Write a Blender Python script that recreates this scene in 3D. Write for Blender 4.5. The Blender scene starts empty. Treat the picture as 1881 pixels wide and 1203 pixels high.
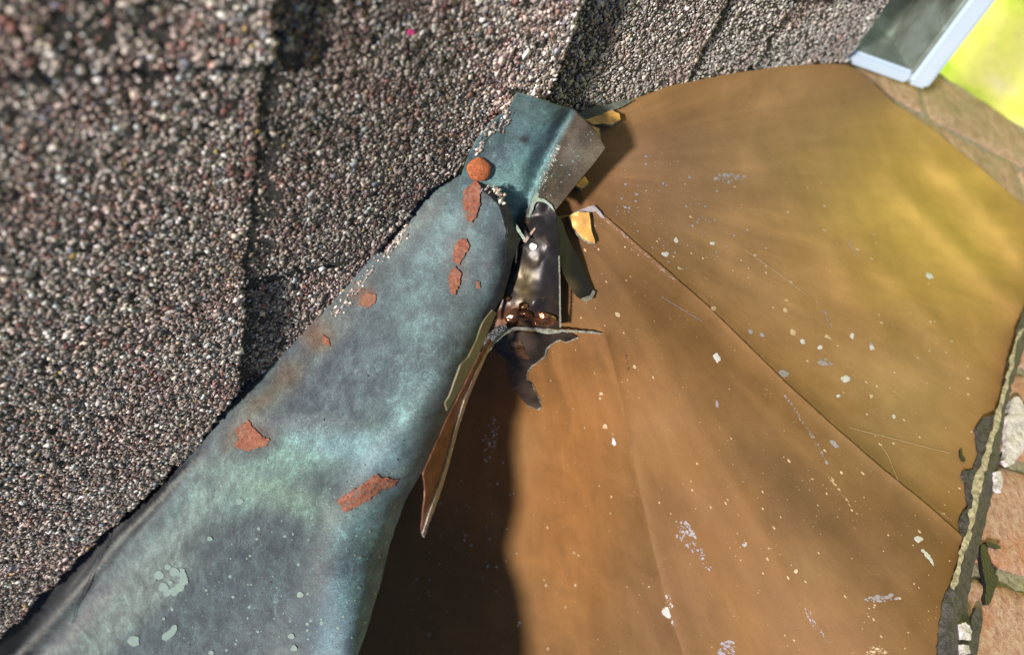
import bpy, math, random
import numpy as np
from mathutils import Vector, Matrix
from mathutils.geometry import delaunay_2d_cdt

random.seed(7); RNG = np.random.default_rng(7)
SC = bpy.context.scene
C = SC.collection

# ------------------------------------------------------------------ camera
# plan units: a 1881 x 1203 sighting grid, focal length F; q = 1 / distance along the view axis
F, CX, CY = 1345.0, 940.5, 601.5
H = 0.25                       # camera height above the roof slope (m)
PITCH = math.radians(40)
def unit(v): v = np.array(v, float); return v/np.linalg.norm(v)
d_c = unit((1960, -600, 1345)); a_c = unit((-540, 1250, 1345))
a_c = unit(a_c-d_c*np.dot(a_c, d_c)); n_c = -np.cross(d_c, a_c)
up_c = math.cos(PITCH)*n_c-math.sin(PITCH)*d_c
o_c = math.cos(PITCH)*d_c+math.sin(PITCH)*n_c
y_c = -a_c
RW = np.array([o_c, y_c, up_c])           # camera axes (right, down, forward) -> world
N_w = RW@n_c; D_w = RW@d_c; A_w = RW@a_c
CAM = N_w*H+np.array([0, 0, 3.0])
cam = bpy.data.cameras.new('camera'); cob = bpy.data.objects.new('camera', cam); C.objects.link(cob)
xr, yd, zf = RW@np.array([1, 0, 0]), RW@np.array([0, 1, 0]), RW@np.array([0, 0, 1])
cob.matrix_world = Matrix(((xr[0], -yd[0], -zf[0], CAM[0]), (xr[1], -yd[1], -zf[1], CAM[1]),
                           (xr[2], -yd[2], -zf[2], CAM[2]), (0, 0, 0, 1)))
cam.sensor_width = 36; cam.lens = 36*F/1881; cam.clip_start = 0.01; cam.clip_end = 400
cam.dof.use_dof = True; cam.dof.focus_distance = 0.385; cam.dof.aperture_fstop = 4.8
SC.camera = cob

# ------------------------------------------------------------------ light
SUN = unit(RW@np.array([-0.52, 0.22, -0.825]))      # towards the sun
w = bpy.data.worlds.new('World'); SC.world = w; w.use_nodes = True
nt = w.node_tree; bg = nt.nodes['Background']
sky = nt.nodes.new('ShaderNodeTexSky'); sky.sky_type = 'NISHITA'; sky.sun_disc = False
sky.sun_elevation = math.asin(SUN[2]); sky.sun_rotation = math.atan2(SUN[0], SUN[1])
nt.links.new(sky.outputs[0], bg.inputs[0]); bg.inputs[1].default_value = 0.05
sl = bpy.data.lights.new('sun', 'SUN'); sl.energy = 4.6; sl.angle = math.radians(5); sl.color = (1, 0.93, 0.82)
so = bpy.data.objects.new('sun', sl); C.objects.link(so)
so.rotation_euler = Vector(SUN).to_track_quat('Z', 'Y').to_euler()
so.location = (0, 0, 8)
SC.view_settings.view_transform = 'Standard'; SC.view_settings.look = 'None'
SC.view_settings.exposure = 0.48; SC.view_settings.gamma = 1
SC.render.engine = 'CYCLES'

# ------------------------------------------------------------------ helpers
def world(x, y, q):
    x = np.asarray(x, float); y = np.asarray(y, float); q = np.asarray(q, float)
    z = 1.0/q
    p = np.stack([(x-CX)/F*z, (y-CY)/F*z, z], -1)
    return p@RW.T+CAM
def pix(P):
    p = (np.asarray(P)-CAM)@RW
    return p[..., 0]/p[..., 2]*F+CX, p[..., 1]/p[..., 2]*F+CY
def q_roof(x, y, hgt=0.0):
    u = (np.asarray(x, float)-CX)/F; v = (np.asarray(y, float)-CY)/F
    nr = -(n_c[0]*u+n_c[1]*v+n_c[2])
    return nr/(H-hgt)
def q_wall(x, y, lift=0.0):
    u = (np.asarray(x, float)-CX)/F; v = (np.asarray(y, float)-CY)/F
    return -1.55*u+1.55*v+2.97+lift
def hash2(i, j, s):
    n = (i*374761393+j*668265263+s*1442695041) & 0xffffffff
    n = ((n ^ (n >> 13))*1274126177) & 0xffffffff
    return ((n ^ (n >> 16)) & 0xffff)/65535.0
def vnoise(x, y, s=0):
    x = np.asarray(x, float); y = np.asarray(y, float)
    i = np.floor(x).astype(np.int64); j = np.floor(y).astype(np.int64)
    fx = x-i; fy = y-j; fx = fx*fx*(3-2*fx); fy = fy*fy*(3-2*fy)
    a = hash2(i, j, s); b = hash2(i+1, j, s); c = hash2(i, j+1, s); d = hash2(i+1, j+1, s)
    return a*(1-fx)*(1-fy)+b*fx*(1-fy)+c*(1-fx)*fy+d*fx*fy
def fbm(x, y, s=0, o=4):
    t = 0; a = 0.5
    for k in range(o):
        t = t+a*vnoise(x, y, s+k*17); x = x*2.03+3.1; y = y*2.03+1.7; a *= 0.5
    return t/0.94
def sstep(a, b, x):
    t = np.clip((np.asarray(x, float)-a)/(b-a), 0, 1); return t*t*(3-2*t)
class TPS:
    def __init__(s, pts):
        P = np.array(pts, float); s.xy = P[:, :2]/1000; n = len(P)
        K = s.k(s.xy, s.xy); A = np.zeros((n+3, n+3)); A[:n, :n] = K+np.eye(n)*1e-4
        A[:n, n] = 1; A[:n, n+1:] = s.xy; A[n, :n] = 1; A[n+1:, :n] = s.xy.T
        s.w = np.linalg.solve(A, np.concatenate([P[:, 2], [0, 0, 0]])); s.n = n
    def k(s, a, b):
        r = np.sqrt(((a[:, None]-b[None])**2).sum(-1))+1e-9
        return r*r*np.log(r)
    def __call__(s, x, y):
        x = np.asarray(x, float); y = np.asarray(y, float); sh = x.shape
        X = np.stack([x.ravel(), y.ravel()], -1)/1000
        r = s.k(X, s.xy)@s.w[:s.n]+s.w[s.n]+X@s.w[s.n+1:]
        return r.reshape(sh)
def segdist(x, y, pl):
    """distance from points to a polyline"""
    x = np.asarray(x, float); y = np.asarray(y, float); best = np.full(x.shape, 1e9)
    for (x0, y0), (x1, y1) in zip(pl[:-1], pl[1:]):
        dx, dy = x1-x0, y1-y0; t = np.clip(((x-x0)*dx+(y-y0)*dy)/(dx*dx+dy*dy+1e-9), 0, 1)
        best = np.minimum(best, np.hypot(x-x0-t*dx, y-y0-t*dy))
    return best
def inpoly(x, y, poly):
    x = np.asarray(x, float); y = np.asarray(y, float); ins = np.zeros(x.shape, bool)
    n = len(poly)
    for i in range(n):
        x0, y0 = poly[i]; x1, y1 = poly[(i+1) % n]
        if y0 == y1: continue
        c = ((y0 > y) != (y1 > y)) & (x < (x1-x0)*(y-y0)/(y1-y0)+x0)
        ins ^= c
    return ins
def smooth_poly(poly, n=1):
    for _ in range(n):
        out = []
        for i in range(len(poly)):
            a = poly[i]; b = poly[(i+1) % len(poly)]
            out += [(a[0]*.75+b[0]*.25, a[1]*.75+b[1]*.25), (a[0]*.25+b[0]*.75, a[1]*.25+b[1]*.75)]
        poly = out
    return poly
def ragged(poly, step=8, amp=2.0, seed=1, freq=0.12):
    out = []
    n = len(poly)
    for i in range(n):
        x0, y0 = poly[i]; x1, y1 = poly[(i+1) % n]
        L = math.hypot(x1-x0, y1-y0); k = max(1, int(L/step))
        for j in range(k):
            t = j/k; x = x0+(x1-x0)*t; y = y0+(y1-y0)*t
            if amp:
                x += (float(fbm(x*freq, y*freq, seed, 3))-.5)*2*amp
                y += (float(fbm(x*freq+9, y*freq+5, seed+5, 3))-.5)*2*amp
            out.append((x, y))
    return out
def setprops(o, label=None, cat=None, group=None, kind=None):
    if label: o['label'] = label
    if cat: o['category'] = cat
    if group: o['group'] = group
    if kind: o['kind'] = kind
    return o
def empty(name, loc, label, cat, group=None):
    o = bpy.data.objects.new(name, None); C.objects.link(o); o.location = tuple(loc); o.empty_display_size = 0.02
    return setprops(o, label, cat, group)
def link(name, me, mat, parent=None, smooth=True):
    if mat: me.materials.append(mat)
    if smooth: me.polygons.foreach_set('use_smooth', [True]*len(me.polygons))
    o = bpy.data.objects.new(name, me); C.objects.link(o)
    if parent:
        o.parent = parent
        o.matrix_parent_inverse = Matrix.Translation(-Vector(parent_loc(parent)))
    return o
def parent_loc(p):
    l = Vector(p.location)
    if p.parent: l = Vector((0, 0, 0)) if p.type == 'MESH' else l
    return l
def mesh_from(name, V, Fc):
    me = bpy.data.meshes.new(name); me.from_pydata([tuple(v) for v in V], [], [tuple(f) for f in Fc]); me.update()
    return me
def add_col(me, col, nm='col'):
    a = me.color_attributes.new(nm, 'FLOAT_COLOR', 'POINT')
    c = np.ones((len(me.vertices), 4), np.float32); c[:, :col.shape[1]] = col
    a.data.foreach_set('color', c.ravel())
def sheet(name, poly, qf, res, thick, mat, parent=None, colf=None, rag=0, seed=1, step=None, freq=.12, rim=True, smooth=True, disp=None):
    """a curved sheet of real thickness over a plan outline"""
    poly = ragged(poly, step or res, rag, seed, freq)
    P = np.array(poly); x0, y0 = P.min(0); x1, y1 = P.max(0)
    gx, gy = np.meshgrid(np.arange(x0+res*.5, x1, res), np.arange(y0+res*.5, y1, res))
    gx = gx.ravel()+RNG.uniform(-.15, .15, gx.size)*res; gy = gy.ravel()+RNG.uniform(-.15, .15, gy.size)*res
    m = inpoly(gx, gy, poly); gx = gx[m]; gy = gy[m]
    n = len(poly)
    if len(gx):
        keep = np.ones(len(gx), bool)
        near = segdist(gx, gy, poly+[poly[0]]) < res*.4
        keep &= ~near; gx = gx[keep]; gy = gy[keep]
    pts = [Vector(p) for p in poly]+[Vector((a, b)) for a, b in zip(gx, gy)]
    vo, eo, fo, _, _, _ = delaunay_2d_cdt(pts, [(i, (i+1) % n) for i in range(n)], [], 1, 1e-4)
    X = np.array([v[0] for v in vo]); Y = np.array([v[1] for v in vo])
    tri = np.array([f for f in fo if len(f) == 3], int)
    q = qf(X, Y); W = world(X, Y, q)
    # normal towards the viewer
    nrm = np.zeros_like(W); a = W[tri[:, 1]]-W[tri[:, 0]]; b = W[tri[:, 2]]-W[tri[:, 0]]; fn = np.cross(a, b)
    flip = (fn*(CAM-W[tri[:, 0]])).sum(1) < 0
    tri[flip] = tri[flip][:, ::-1]; fn[flip] *= -1
    for k in range(3): np.add.at(nrm, tri[:, k], fn)
    nrm /= np.linalg.norm(nrm, axis=1)[:, None]+1e-12
    if disp is not None: W = W+nrm*disp(X, Y)[:, None]
    nv = len(W); V = np.concatenate([W, W-nrm*thick]) if thick else W
    F_ = [tuple(t) for t in tri]
    if thick:
        F_ += [(t[2]+nv, t[1]+nv, t[0]+nv) for t in tri]
        ec = {}
        for t in tri:
            for i in range(3):
                e = (int(t[i]), int(t[(i+1) % 3])); ec[e] = 1
        for (i, j) in ec:
            if (j, i) not in ec: F_.append((j, i, i+nv, j+nv))
    me = mesh_from(name, V, F_)
    if colf is not None:
        col = colf(X, Y); col = np.concatenate([col, col]) if thick else col
        add_col(me, col)
    o = link(name, me, mat, parent, smooth)
    if thick and smooth:
        try: me.set_sharp_from_angle(angle=math.radians(50))
        except Exception: pass
    return o

def tube_mesh(name, P, R, nseg=8, flat=1.0, nrm=None):
    P = [Vector(p) for p in P]; V = []; Fc = []
    for i, p in enumerate(P):
        t = (P[min(i+1, len(P)-1)]-P[max(i-1, 0)]).normalized()
        a = (nrm if nrm is not None else Vector((0, 0, 1))).copy(); a = (a-t*a.dot(t)).normalized(); b = t.cross(a)
        r = R[i] if hasattr(R, '__len__') else R
        for k in range(nseg):
            th = 2*math.pi*k/nseg; V.append(p+b*(math.cos(th)*r)+a*(math.sin(th)*r*flat))
    for i in range(len(P)-1):
        for k in range(nseg):
            k2 = (k+1) % nseg; Fc.append((i*nseg+k, i*nseg+k2, (i+1)*nseg+k2, (i+1)*nseg+k))
    Fc.append(tuple(range(nseg))[::-1]); Fc.append(tuple((len(P)-1)*nseg+k for k in range(nseg)))
    return mesh_from(name, V, Fc)

# ------------------------------------------------------------------ materials
class M:
    def __init__(s, name):
        s.m = bpy.data.materials.new(name); s.m.use_nodes = True; s.t = s.m.node_tree
        s.b = s.t.nodes['Principled BSDF']; s.tc = s.t.nodes.new('ShaderNodeTexCoord').outputs['Object']
    def n(s, typ, **kw):
        nd = s.t.nodes.new(typ)
        for k, v in kw.items():
            if k.startswith('_'): setattr(nd, k[1:], v)
            else: s.put(nd, k, v)
        return nd
    def put(s, nd, k, v):
        i = nd.inputs[int(k[1:])] if k[0] == 'i' and k[1:].isdigit() else nd.inputs[k.replace('_', ' ')]
        if isinstance(v, bpy.types.NodeSocket): s.t.links.new(v, i)
        else: i.default_value = v
    def noise(s, scale, detail=4, rough=.6, vec=None, dist=0):
        nd = s.n('ShaderNodeTexNoise', Scale=scale, Detail=detail, Roughness=rough, Distortion=dist)
        s.t.links.new(vec or s.tc, nd.inputs['Vector']); return nd.outputs['Fac']
    def ramp(s, fac, stops):
        nd = s.t.nodes.new('ShaderNodeValToRGB'); e = nd.color_ramp.elements
        while len(e) < len(stops): e.new(0.5)
        for el, (p, c) in zip(e, stops):
            el.position = p; el.color = (c, c, c, 1) if not hasattr(c, '__len__') else tuple(c)+(1,)
        s.t.links.new(fac, nd.inputs[0]); return nd.outputs[0]
    def mix(s, a, b, f, mode='MIX'):
        nd = s.t.nodes.new('ShaderNodeMix'); nd.data_type = 'RGBA'; nd.blend_type = mode
        for k, v in ((0, f), (6, a), (7, b)):
            if isinstance(v, bpy.types.NodeSocket): s.t.links.new(v, nd.inputs[k])
            else: nd.inputs[k].default_value = v if k == 0 else (tuple(v)+(1,) if len(v) == 3 else v)
        return nd.outputs[2]
    def attr(s, nm='col'):
        nd = s.t.nodes.new('ShaderNodeAttribute'); nd.attribute_name = nm; return nd
    def bump(s, h, strength, dist, prev=None):
        nd = s.n('ShaderNodeBump', Strength=strength, Distance=dist)
        s.t.links.new(h, nd.inputs['Height'])
        if prev: s.t.links.new(prev, nd.inputs['Normal'])
        return nd.outputs[0]
    def out(s, col=None, rough=None, metal=None, nrm=None, **kw):
        for k, v in (('Base Color', col), ('Roughness', rough), ('Metallic', metal), ('Normal', nrm)):
            if v is None: continue
            if isinstance(v, bpy.types.NodeSocket): s.t.links.new(v, s.b.inputs[k])
            else: s.b.inputs[k].default_value = tuple(v)+(1,) if hasattr(v, '__len__') and len(v) == 3 else v
        for k, v in kw.items(): s.b.inputs[k.replace('_', ' ')].default_value = v
        return s.m
def simple(name, col, rough=.6, metal=0, ns=300, var=.35, bump=.3, bd=.0004, **kw):
    m = M(name); f = m.ramp(m.noise(ns, 5), [(.3, 0), (.7, 1)])
    c = m.mix([x*(1-var) for x in col], [min(1, x*(1+var)) for x in col], f)
    return m.out(c, rough, metal, m.bump(m.noise(ns*3, 4), bump, bd), **kw)

m = M('asphalt'); mat_asphalt = m.out(m.ramp(m.noise(900, 3), [(.35, (.012, .012, .014)), (.65, (.085, .075, .068))]), .75, 0, m.bump(m.noise(1500, 3), .8, .0008))
m = M('granule'); a = m.attr(); mat_granule = m.out(m.mix(a.outputs['Color'], m.ramp(m.noise(2500, 2), [(.3, .6), (.7, 1.25)]), 1.0, 'MULTIPLY'), .55, 0, m.bump(m.noise(3000, 2), .3, .0002))

m = M('patina')
a = m.attr().outputs['Color']
fine = m.noise(1400, 4, .75); mid = m.noise(330, 6, .75, dist=.15); big = m.noise(95, 6, .7, dist=.3)
c = m.mix(a, m.ramp(fine, [(.3, .5), (.5, 1.0), (.72, 1.7)]), .95, 'MULTIPLY')
c = m.mix(c, m.ramp(mid, [(.3, .7), (.55, 1.02), (.75, 1.4)]), .6, 'MULTIPLY')
c = m.mix(c, m.ramp(big, [(.36, (.72, .70, .74)), (.5, (.98, .98, .98)), (.66, (1.4, 1.5, 1.45))]), 1.0, 'MULTIPLY')
spk = m.n('ShaderNodeTexVoronoi', Scale=420.0); m.t.links.new(m.tc, spk.inputs['Vector'])
c = m.mix(c, (1.6, 1.7, 1.7), m.ramp(spk.outputs['Distance'], [(.0, .5), (.16, .35), (.22, 0)]), 'MULTIPLY')
ve = m.n('ShaderNodeTexNoise', Scale=55.0, Detail=5.0, Roughness=.6); m.t.links.new(m.tc, ve.inputs['Vector'])
vn = m.ramp(ve.outputs['Fac'], [(.475, 0), (.497, .55), (.503, .55), (.53, 0)]); vn = m.mix((0, 0, 0), vn, m.ramp(m.noise(30, 2), [(.45, 0), (.6, 1)]))
c = m.mix(c, (1.5, 1.75, 1.7), vn, 'MULTIPLY')
dk = m.n('ShaderNodeTexVoronoi', Scale=190.0); m.t.links.new(m.tc, dk.inputs['Vector'])
c = m.mix(c, (.03, .035, .035), m.ramp(dk.outputs['Distance'], [(.0, .8), (.06, .6), (.085, 0)]))
bn = m.bump(fine, .22, .0004, m.bump(m.noise(60, 4), .25, .002))
mat_patina = m.out(c, m.ramp(mid, [(.3, .5), (.7, .75)]), .0, bn, Specular_IOR_Level=.4)

m = M('brown_copper')
at = m.attr().outputs['Color']; st = m.attr('polar').outputs['Vector']
streak = m.noise(1.0, 5, .62, st); mp = m.n('ShaderNodeMapping', Scale=(7.0, .9, 1)); m.t.links.new(st, mp.inputs['Vector']); fs = m.noise(1.0, 4, .7, mp.outputs[0]); fine = m.noise(900, 4, .7); cloud = m.noise(38, 5, .6, dist=.5)
c = m.mix(at, m.ramp(streak, [(.3, .8), (.52, 1.0), (.74, 1.28)]), .8, 'MULTIPLY')
c = m.mix(c, m.ramp(cloud, [(.3, .8), (.7, 1.18)]), .6, 'MULTIPLY')
c = m.mix(c, m.ramp(fs, [(.3, .9), (.55, 1.0), (.68, 1.06), (.8, 1.5)]), .4, 'MULTIPLY')
c = m.mix(c, m.ramp(fine, [(.3, .9), (.7, 1.1)]), .7, 'MULTIPLY')
sp = m.n('ShaderNodeTexVoronoi', Scale=300.0); m.t.links.new(m.tc, sp.inputs['Vector'])
gate = m.ramp(m.noise(60, 3), [(.52, 0), (.62, .8)])
s1 = m.ramp(sp.outputs['Distance'], [(.0, 1), (.07, .8), (.11, 0)])
c = m.mix(c, (.50, .42, .32), m.mix((0, 0, 0), s1, gate))
mat_brown = m.out(c, m.ramp(cloud, [(.3, .52), (.7, .66)]), m.ramp(cloud, [(.3, .13), (.7, .08)]), m.bump(streak, .10, .0012, m.bump(fine, .05, .0002, m.bump(m.noise(24, 3), .2, .003))), Coat_Weight=0, Specular_IOR_Level=.10)

m = M('dark_fold')
g = m.ramp(m.noise(70, 4, .6, dist=1.2), [(.58, 0), (.74, .6)])
c = m.mix(m.attr().outputs['Color'], (.16, .095, .035), g)
mat_dark = m.out(c, .36, .3, m.bump(m.noise(70, 3, .5, dist=.5), .25, .0015), Coat_Weight=.0, Specular_IOR_Level=.35)
mat_solder = M('melted_solder'); m = mat_solder
mat_solder = m.out(m.ramp(m.noise(150, 4, .6, dist=1), [(.3, (.06, .02, .01)), (.55, (.26, .12, .06)), (.78, (.7, .5, .33))]), .22, .75, m.bump(m.noise(120, 2, .5, dist=.8), .6, .002))
m = M('bare_copper_scale'); f = m.noise(420, 5, .7); g = m.noise(170, 5, .75)
c = m.ramp(f, [(.3, (.12, .035, .025)), (.5, (.25, .085, .05)), (.72, (.40, .18, .12))])
c = m.mix(c, (.13, .12, .11), m.ramp(g, [(.54, 0), (.62, .85)]))
mat_bare = m.out(c, .8, 0, m.bump(f, 1, .0012))
mat_head = simple('orange_nail_head', (.52, .15, .055), .75, 0, 900, .5, 1.0, .0010)
mat_orange = simple('bright_copper', (.88, .46, .14), .42, .35, 200, .22, .3)
mat_verd = simple('verdigris_crust', (.30, .38, .33), .8, 0, 700, .5, 1.0, .0008)
mat_crust = simple('crust', (.25, .245, .21), .8, 0, 500, .5, 1, .0008)
mat_pale = simple('pale_mineral', (.50, .50, .50), .6, 0, 900, .25, .5, .0003)
mat_lav = simple('lavender_mineral', (.27, .24, .27), .5, 0, 900, .25, .4, .0003)
mat_cream = simple('cream_mineral', (.46, .33, .20), .55, 0, 900, .3, .5, .0003)
mat_beige = simple('beige_sealant', (.17, .15, .10), .55, 0, 400, .18, .5, .0003)
mat_tar_and_shade = simple('black_tar_and_shade', (.012, .012, .016), .3, 0, 200, .4, .6, .0012)
mat_strip = simple('rusty_copper_strip', (.15, .062, .035), .42, .35, 120, .5, .6, .0006)
mat_grey = simple('grey_sealant', (.062, .055, .062), .5, .0, 330, .75, 1, .0012)
mat_rim = simple('dusty_sealant_edge', (.40, .35, .25), .8, 0, 380, .6, 1, .001)
mat_stain = simple('dark_tarnish', (.055, .045, .04), .35, .3, 200, .5, .4, .0005)
mat_white = simple('white_mortar_smear', (.70, .64, .68), .8, 0, 260, .4, 1, .002)
mat_alu = M('painted_aluminium'); m = mat_alu
mat_alu = m.out(m.mix((.44, .56, .72), (.54, .64, .76), m.noise(30, 3)), .35, .15, None)
m = M('gutter_inside'); mat_gut = m.out(m.ramp(m.noise(26, 4, .6, dist=.6), [(.35, (.09, .10, .075)), (.55, (.26, .31, .28)), (.75, (.42, .5, .5))]), .28, .3, None)
m = M('brick'); f = m.noise(220, 6, .75); g = m.noise(40, 4)
c = m.ramp(f, [(.3, (.30, .14, .10)), (.46, (.52, .29, .21)), (.6, (.66, .45, .36)), (.8, (.72, .60, .52))])
c = m.mix(c, (.55, .20, .09), m.ramp(g, [(.5, 0), (.72, .75)]))
mat_brick = m.out(c, .9, 0, m.bump(f, 1, .003, m.bump(m.noise(900, 3), .7, .0008)))
m = M('weathered_brick'); f = m.noise(120, 6, .7); g = m.noise(16, 4, .6, dist=1)
c = m.ramp(f, [(.3, (.26, .16, .11)), (.5, (.44, .29, .20)), (.7, (.56, .41, .31))])
c = m.mix(c, (.22, .20, .10), m.ramp(g, [(.45, 0), (.68, .8)]))
mat_brick_old = m.out(c, .92, 0, m.bump(f, 1, .003))
m = M('mortar'); f = m.noise(300, 6, .8); g = m.noise(30, 4)
c = m.ramp(f, [(.3, (.10, .085, .05)), (.5, (.42, .37, .27)), (.7, (.62, .56, .44))])
c = m.mix(c, (.36, .34, .05), m.ramp(g, [(.52, 0), (.66, .8)]))
mat_mortar = m.out(c, .95, 0, m.bump(f, 1, .004))
m = M('lawn'); f = m.noise(3.2, 6, .65, dist=.5); g = m.noise(45, 5, .7)
c = m.ramp(f, [(.36, (.40, .64, .02)), (.47, (.80, .84, .14)), (.58, (.85, .82, .22)), (.7, (.88, .80, .42))])
c = m.mix(c, m.ramp(g, [(.3, .6), (.7, 1.3)]), .6, 'MULTIPLY')
mat_lawn = m.out(c, .9, 0, m.bump(g, .6, .02))

# ------------------------------------------------------------------ lawn
g = 46; V = []; Fc = []
for j in range(g+1):
    for i in range(g+1):
        x = -30+80*i/g; y = -40+80*j/g
        V.append((x, y, .10*(float(fbm(x*.3, y*.3, 3))-.5)-.0))
for j in range(g):
    for i in range(g): k = j*(g+1)+i; Fc.append((k, k+1, k+g+2, k+g+1))
lawn = link('lawn', mesh_from('lawn', V, Fc), mat_lawn)
setprops(lawn, kind='structure')

# ------------------------------------------------------------------ roof shingles
BUT = lambda s, w: CAM-N_w*H+D_w*s+A_w*w
def sw(x, y, h=.009):
    P = world(x, y, q_roof(x, y, h))-(CAM-N_w*H)
    return P@D_w, P@A_w
roof = empty('shingle_roof', world(500, 400, q_roof(500, 400)), 'grey brown granule coated asphalt shingle roof slope left of and above the copper flashing', 'roof')
EDGE = [(-90, 1250), (0, 1168), (110, 1060), (200, 968), (300, 880), (352, 836), (400, 768), (430, 728), (520, 662), (600, 578), (640, 540),
        (682, 482), (738, 410), (790, 348), (838, 322), (858, 292), (872, 262), (905, 222), (938, 205), (946, 186), (990, 196), (1060, 214), (1100, 206), (1142, 192), (1230, 162), (1340, 139), (1440, 124), (1556, 112)]
S_EAVE, _ = sw(1594, 60, -.007); S_EAVE = float(S_EAVE)
def swp(x, y): s, w_ = sw(x, y); return float(s), float(w_)
s1 = swp(505, 60)[0]; s1b = swp(432, 690)[0]; s2 = swp(1045, 60)[0]; s3 = swp(1338, 60)[0]; s4 = swp(1462, 60)[0]
wA = swp(500, 106)[1]; wB = swp(470, 520)[1]
W0, W1 = swp(500, -330)[1], 0.9
tabs = []      # (s0, s1, w0, w1, lift)
tabs.append((-.34, s1, W0, wA, .0130))
tabs.append((-.34, (s1+s1b)/2, wA, W1, .0080))
tabs.append((s1-.06, s2, W0, wB, .0072))
tabs.append((s1-.06, s2, wB, W1, .0018))
wC = swp(1160, 60)[1]
def far(s0, s_, lift, cuts):
    c = [W0]+cuts+[W1]
    for i in range(len(c)-1): tabs.append((s0, s_, c[i], c[i+1], lift+(.0028 if i % 2 == 0 else 0)))
far(s2-.05, s3, -.0015, [swp(1180, -110)[1]])
far(s3-.04, s4, -.0045, [swp(1400, -60)[1]])
far(s4-.04, S_EAVE, -.0075, [swp(1500, 20)[1]])
def edge_clip(x, y):            # inside the shingled side of the flashing line
    poly = EDGE+[(1900, -100), (2400, -900), (-900, -900), (-900, 1900)]
    return inpoly(x, y, poly)
EDGEPOLY = EDGE+[(2600, -1200), (-2200, -1200), (-2200, 3400)]
# granule colours
PAL = np.array([(.15, .125, .11), (.19, .165, .145), (.11, .095, .088), (.25, .22, .19), (.12, .05, .042), (.16, .075, .06), (.055, .05, .052),
                (.36, .34, .32), (.62, .50, .38), (.50, .34, .28), (.30, .37, .40), (.10, .12, .16), (.72, .66, .58), (.30, .22, .03)])
PW = np.array([.2, .18, .13, .11, .06, .045, .08, .06, .035, .025, .025, .03, .017, .003]); PW = PW/PW.sum()
CUBE = np.array([(-1, -1, -1), (1, -1, -1), (1, 1, -1), (-1, 1, -1), (-1, -1, 1), (1, -1, 1), (1, 1, 1), (-1, 1, 1)], float)/1.5
CUBE_F = np.array([(0, 3, 2), (0, 2, 1), (4, 5, 6), (4, 6, 7), (0, 1, 5), (0, 5, 4), (1, 2, 6), (1, 6, 5), (2, 3, 7), (2, 7, 6), (3, 0, 4), (3, 4, 7)])
def granule_mesh(name, P, R, cols, N=None):
    n = len(P)
    th = RNG.uniform(0, 2*np.pi, n); ph = RNG.uniform(-.45, .45, (n, 2))*RNG.uniform(.2, 1, (n, 1))
    sc = R[:, None]*np.stack([RNG.uniform(.85, 1.5, n), RNG.uniform(.7, 1.05, n), RNG.uniform(.22, .42, n)], -1)
    V = CUBE[None]*sc[:, None]
    V = V*(1+RNG.uniform(-.33, .33, (n, 8, 1)))+RNG.uniform(-.26, .26, (n, 8, 3))*np.array([1, 1, .5])*R[:, None, None]
    c, s = np.cos(th)[:, None], np.sin(th)[:, None]
    x = V[..., 0]*c-V[..., 1]*s; y = V[..., 0]*s+V[..., 1]*c; z = V[..., 2]
    z = z+x*ph[:, :1]+y*ph[:, 1:]
    if N is None: W = P[:, None]+x[..., None]*D_w+y[..., None]*A_w+z[..., None]*N_w
    else:
        t = np.cross(N, [0.3, .5, .8]); t /= np.linalg.norm(t, axis=1)[:, None]; b = np.cross(N, t)
        W = P[:, None]+x[..., None]*t[:, None]+y[..., None]*b[:, None]+z[..., None]*N[:, None]
    V = W.reshape(-1, 3); Fq = (CUBE_F[None]+np.arange(n)[:, None, None]*8).reshape(-1, 3)
    me = bpy.data.meshes.new(name); me.vertices.add(len(V)); me.vertices.foreach_set('co', V.ravel())
    me.loops.add(Fq.size); me.loops.foreach_set('vertex_index', Fq.ravel().astype(np.int32))
    me.polygons.add(len(Fq)); me.polygons.foreach_set('loop_start', np.arange(0, Fq.size, 3, dtype=np.int32))
    me.update(calc_edges=True)
    add_col(me, np.repeat(cols, 8, 0))
    return me
def gran_cols(n): 
    i = RNG.choice(len(PAL), n, p=PW); c = PAL[i]*RNG.uniform(.9, 1.6, (n, 1)); g = c.mean(1, keepdims=True); return np.clip((c*.72+g*.28)*1.75, 0, .85)*np.array([1.04, .99, .985])
NG = 0
_b0 = swp(440, 525); _b1 = swp(690, 468); _kb = (_b1[1]-_b0[1])/(_b1[0]-_b0[0])
cutB = lambda s: (_b0[1]+_kb*(np.clip(s, s1-.03, s2)-_b0[0]))-wB
cutz = lambda s: 0.0*s
print('cut', _b0, _b1, wB)
def roughw(s, seed): return (fbm(s*160, seed*7.7+s*11, seed, 4)-.5)
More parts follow.
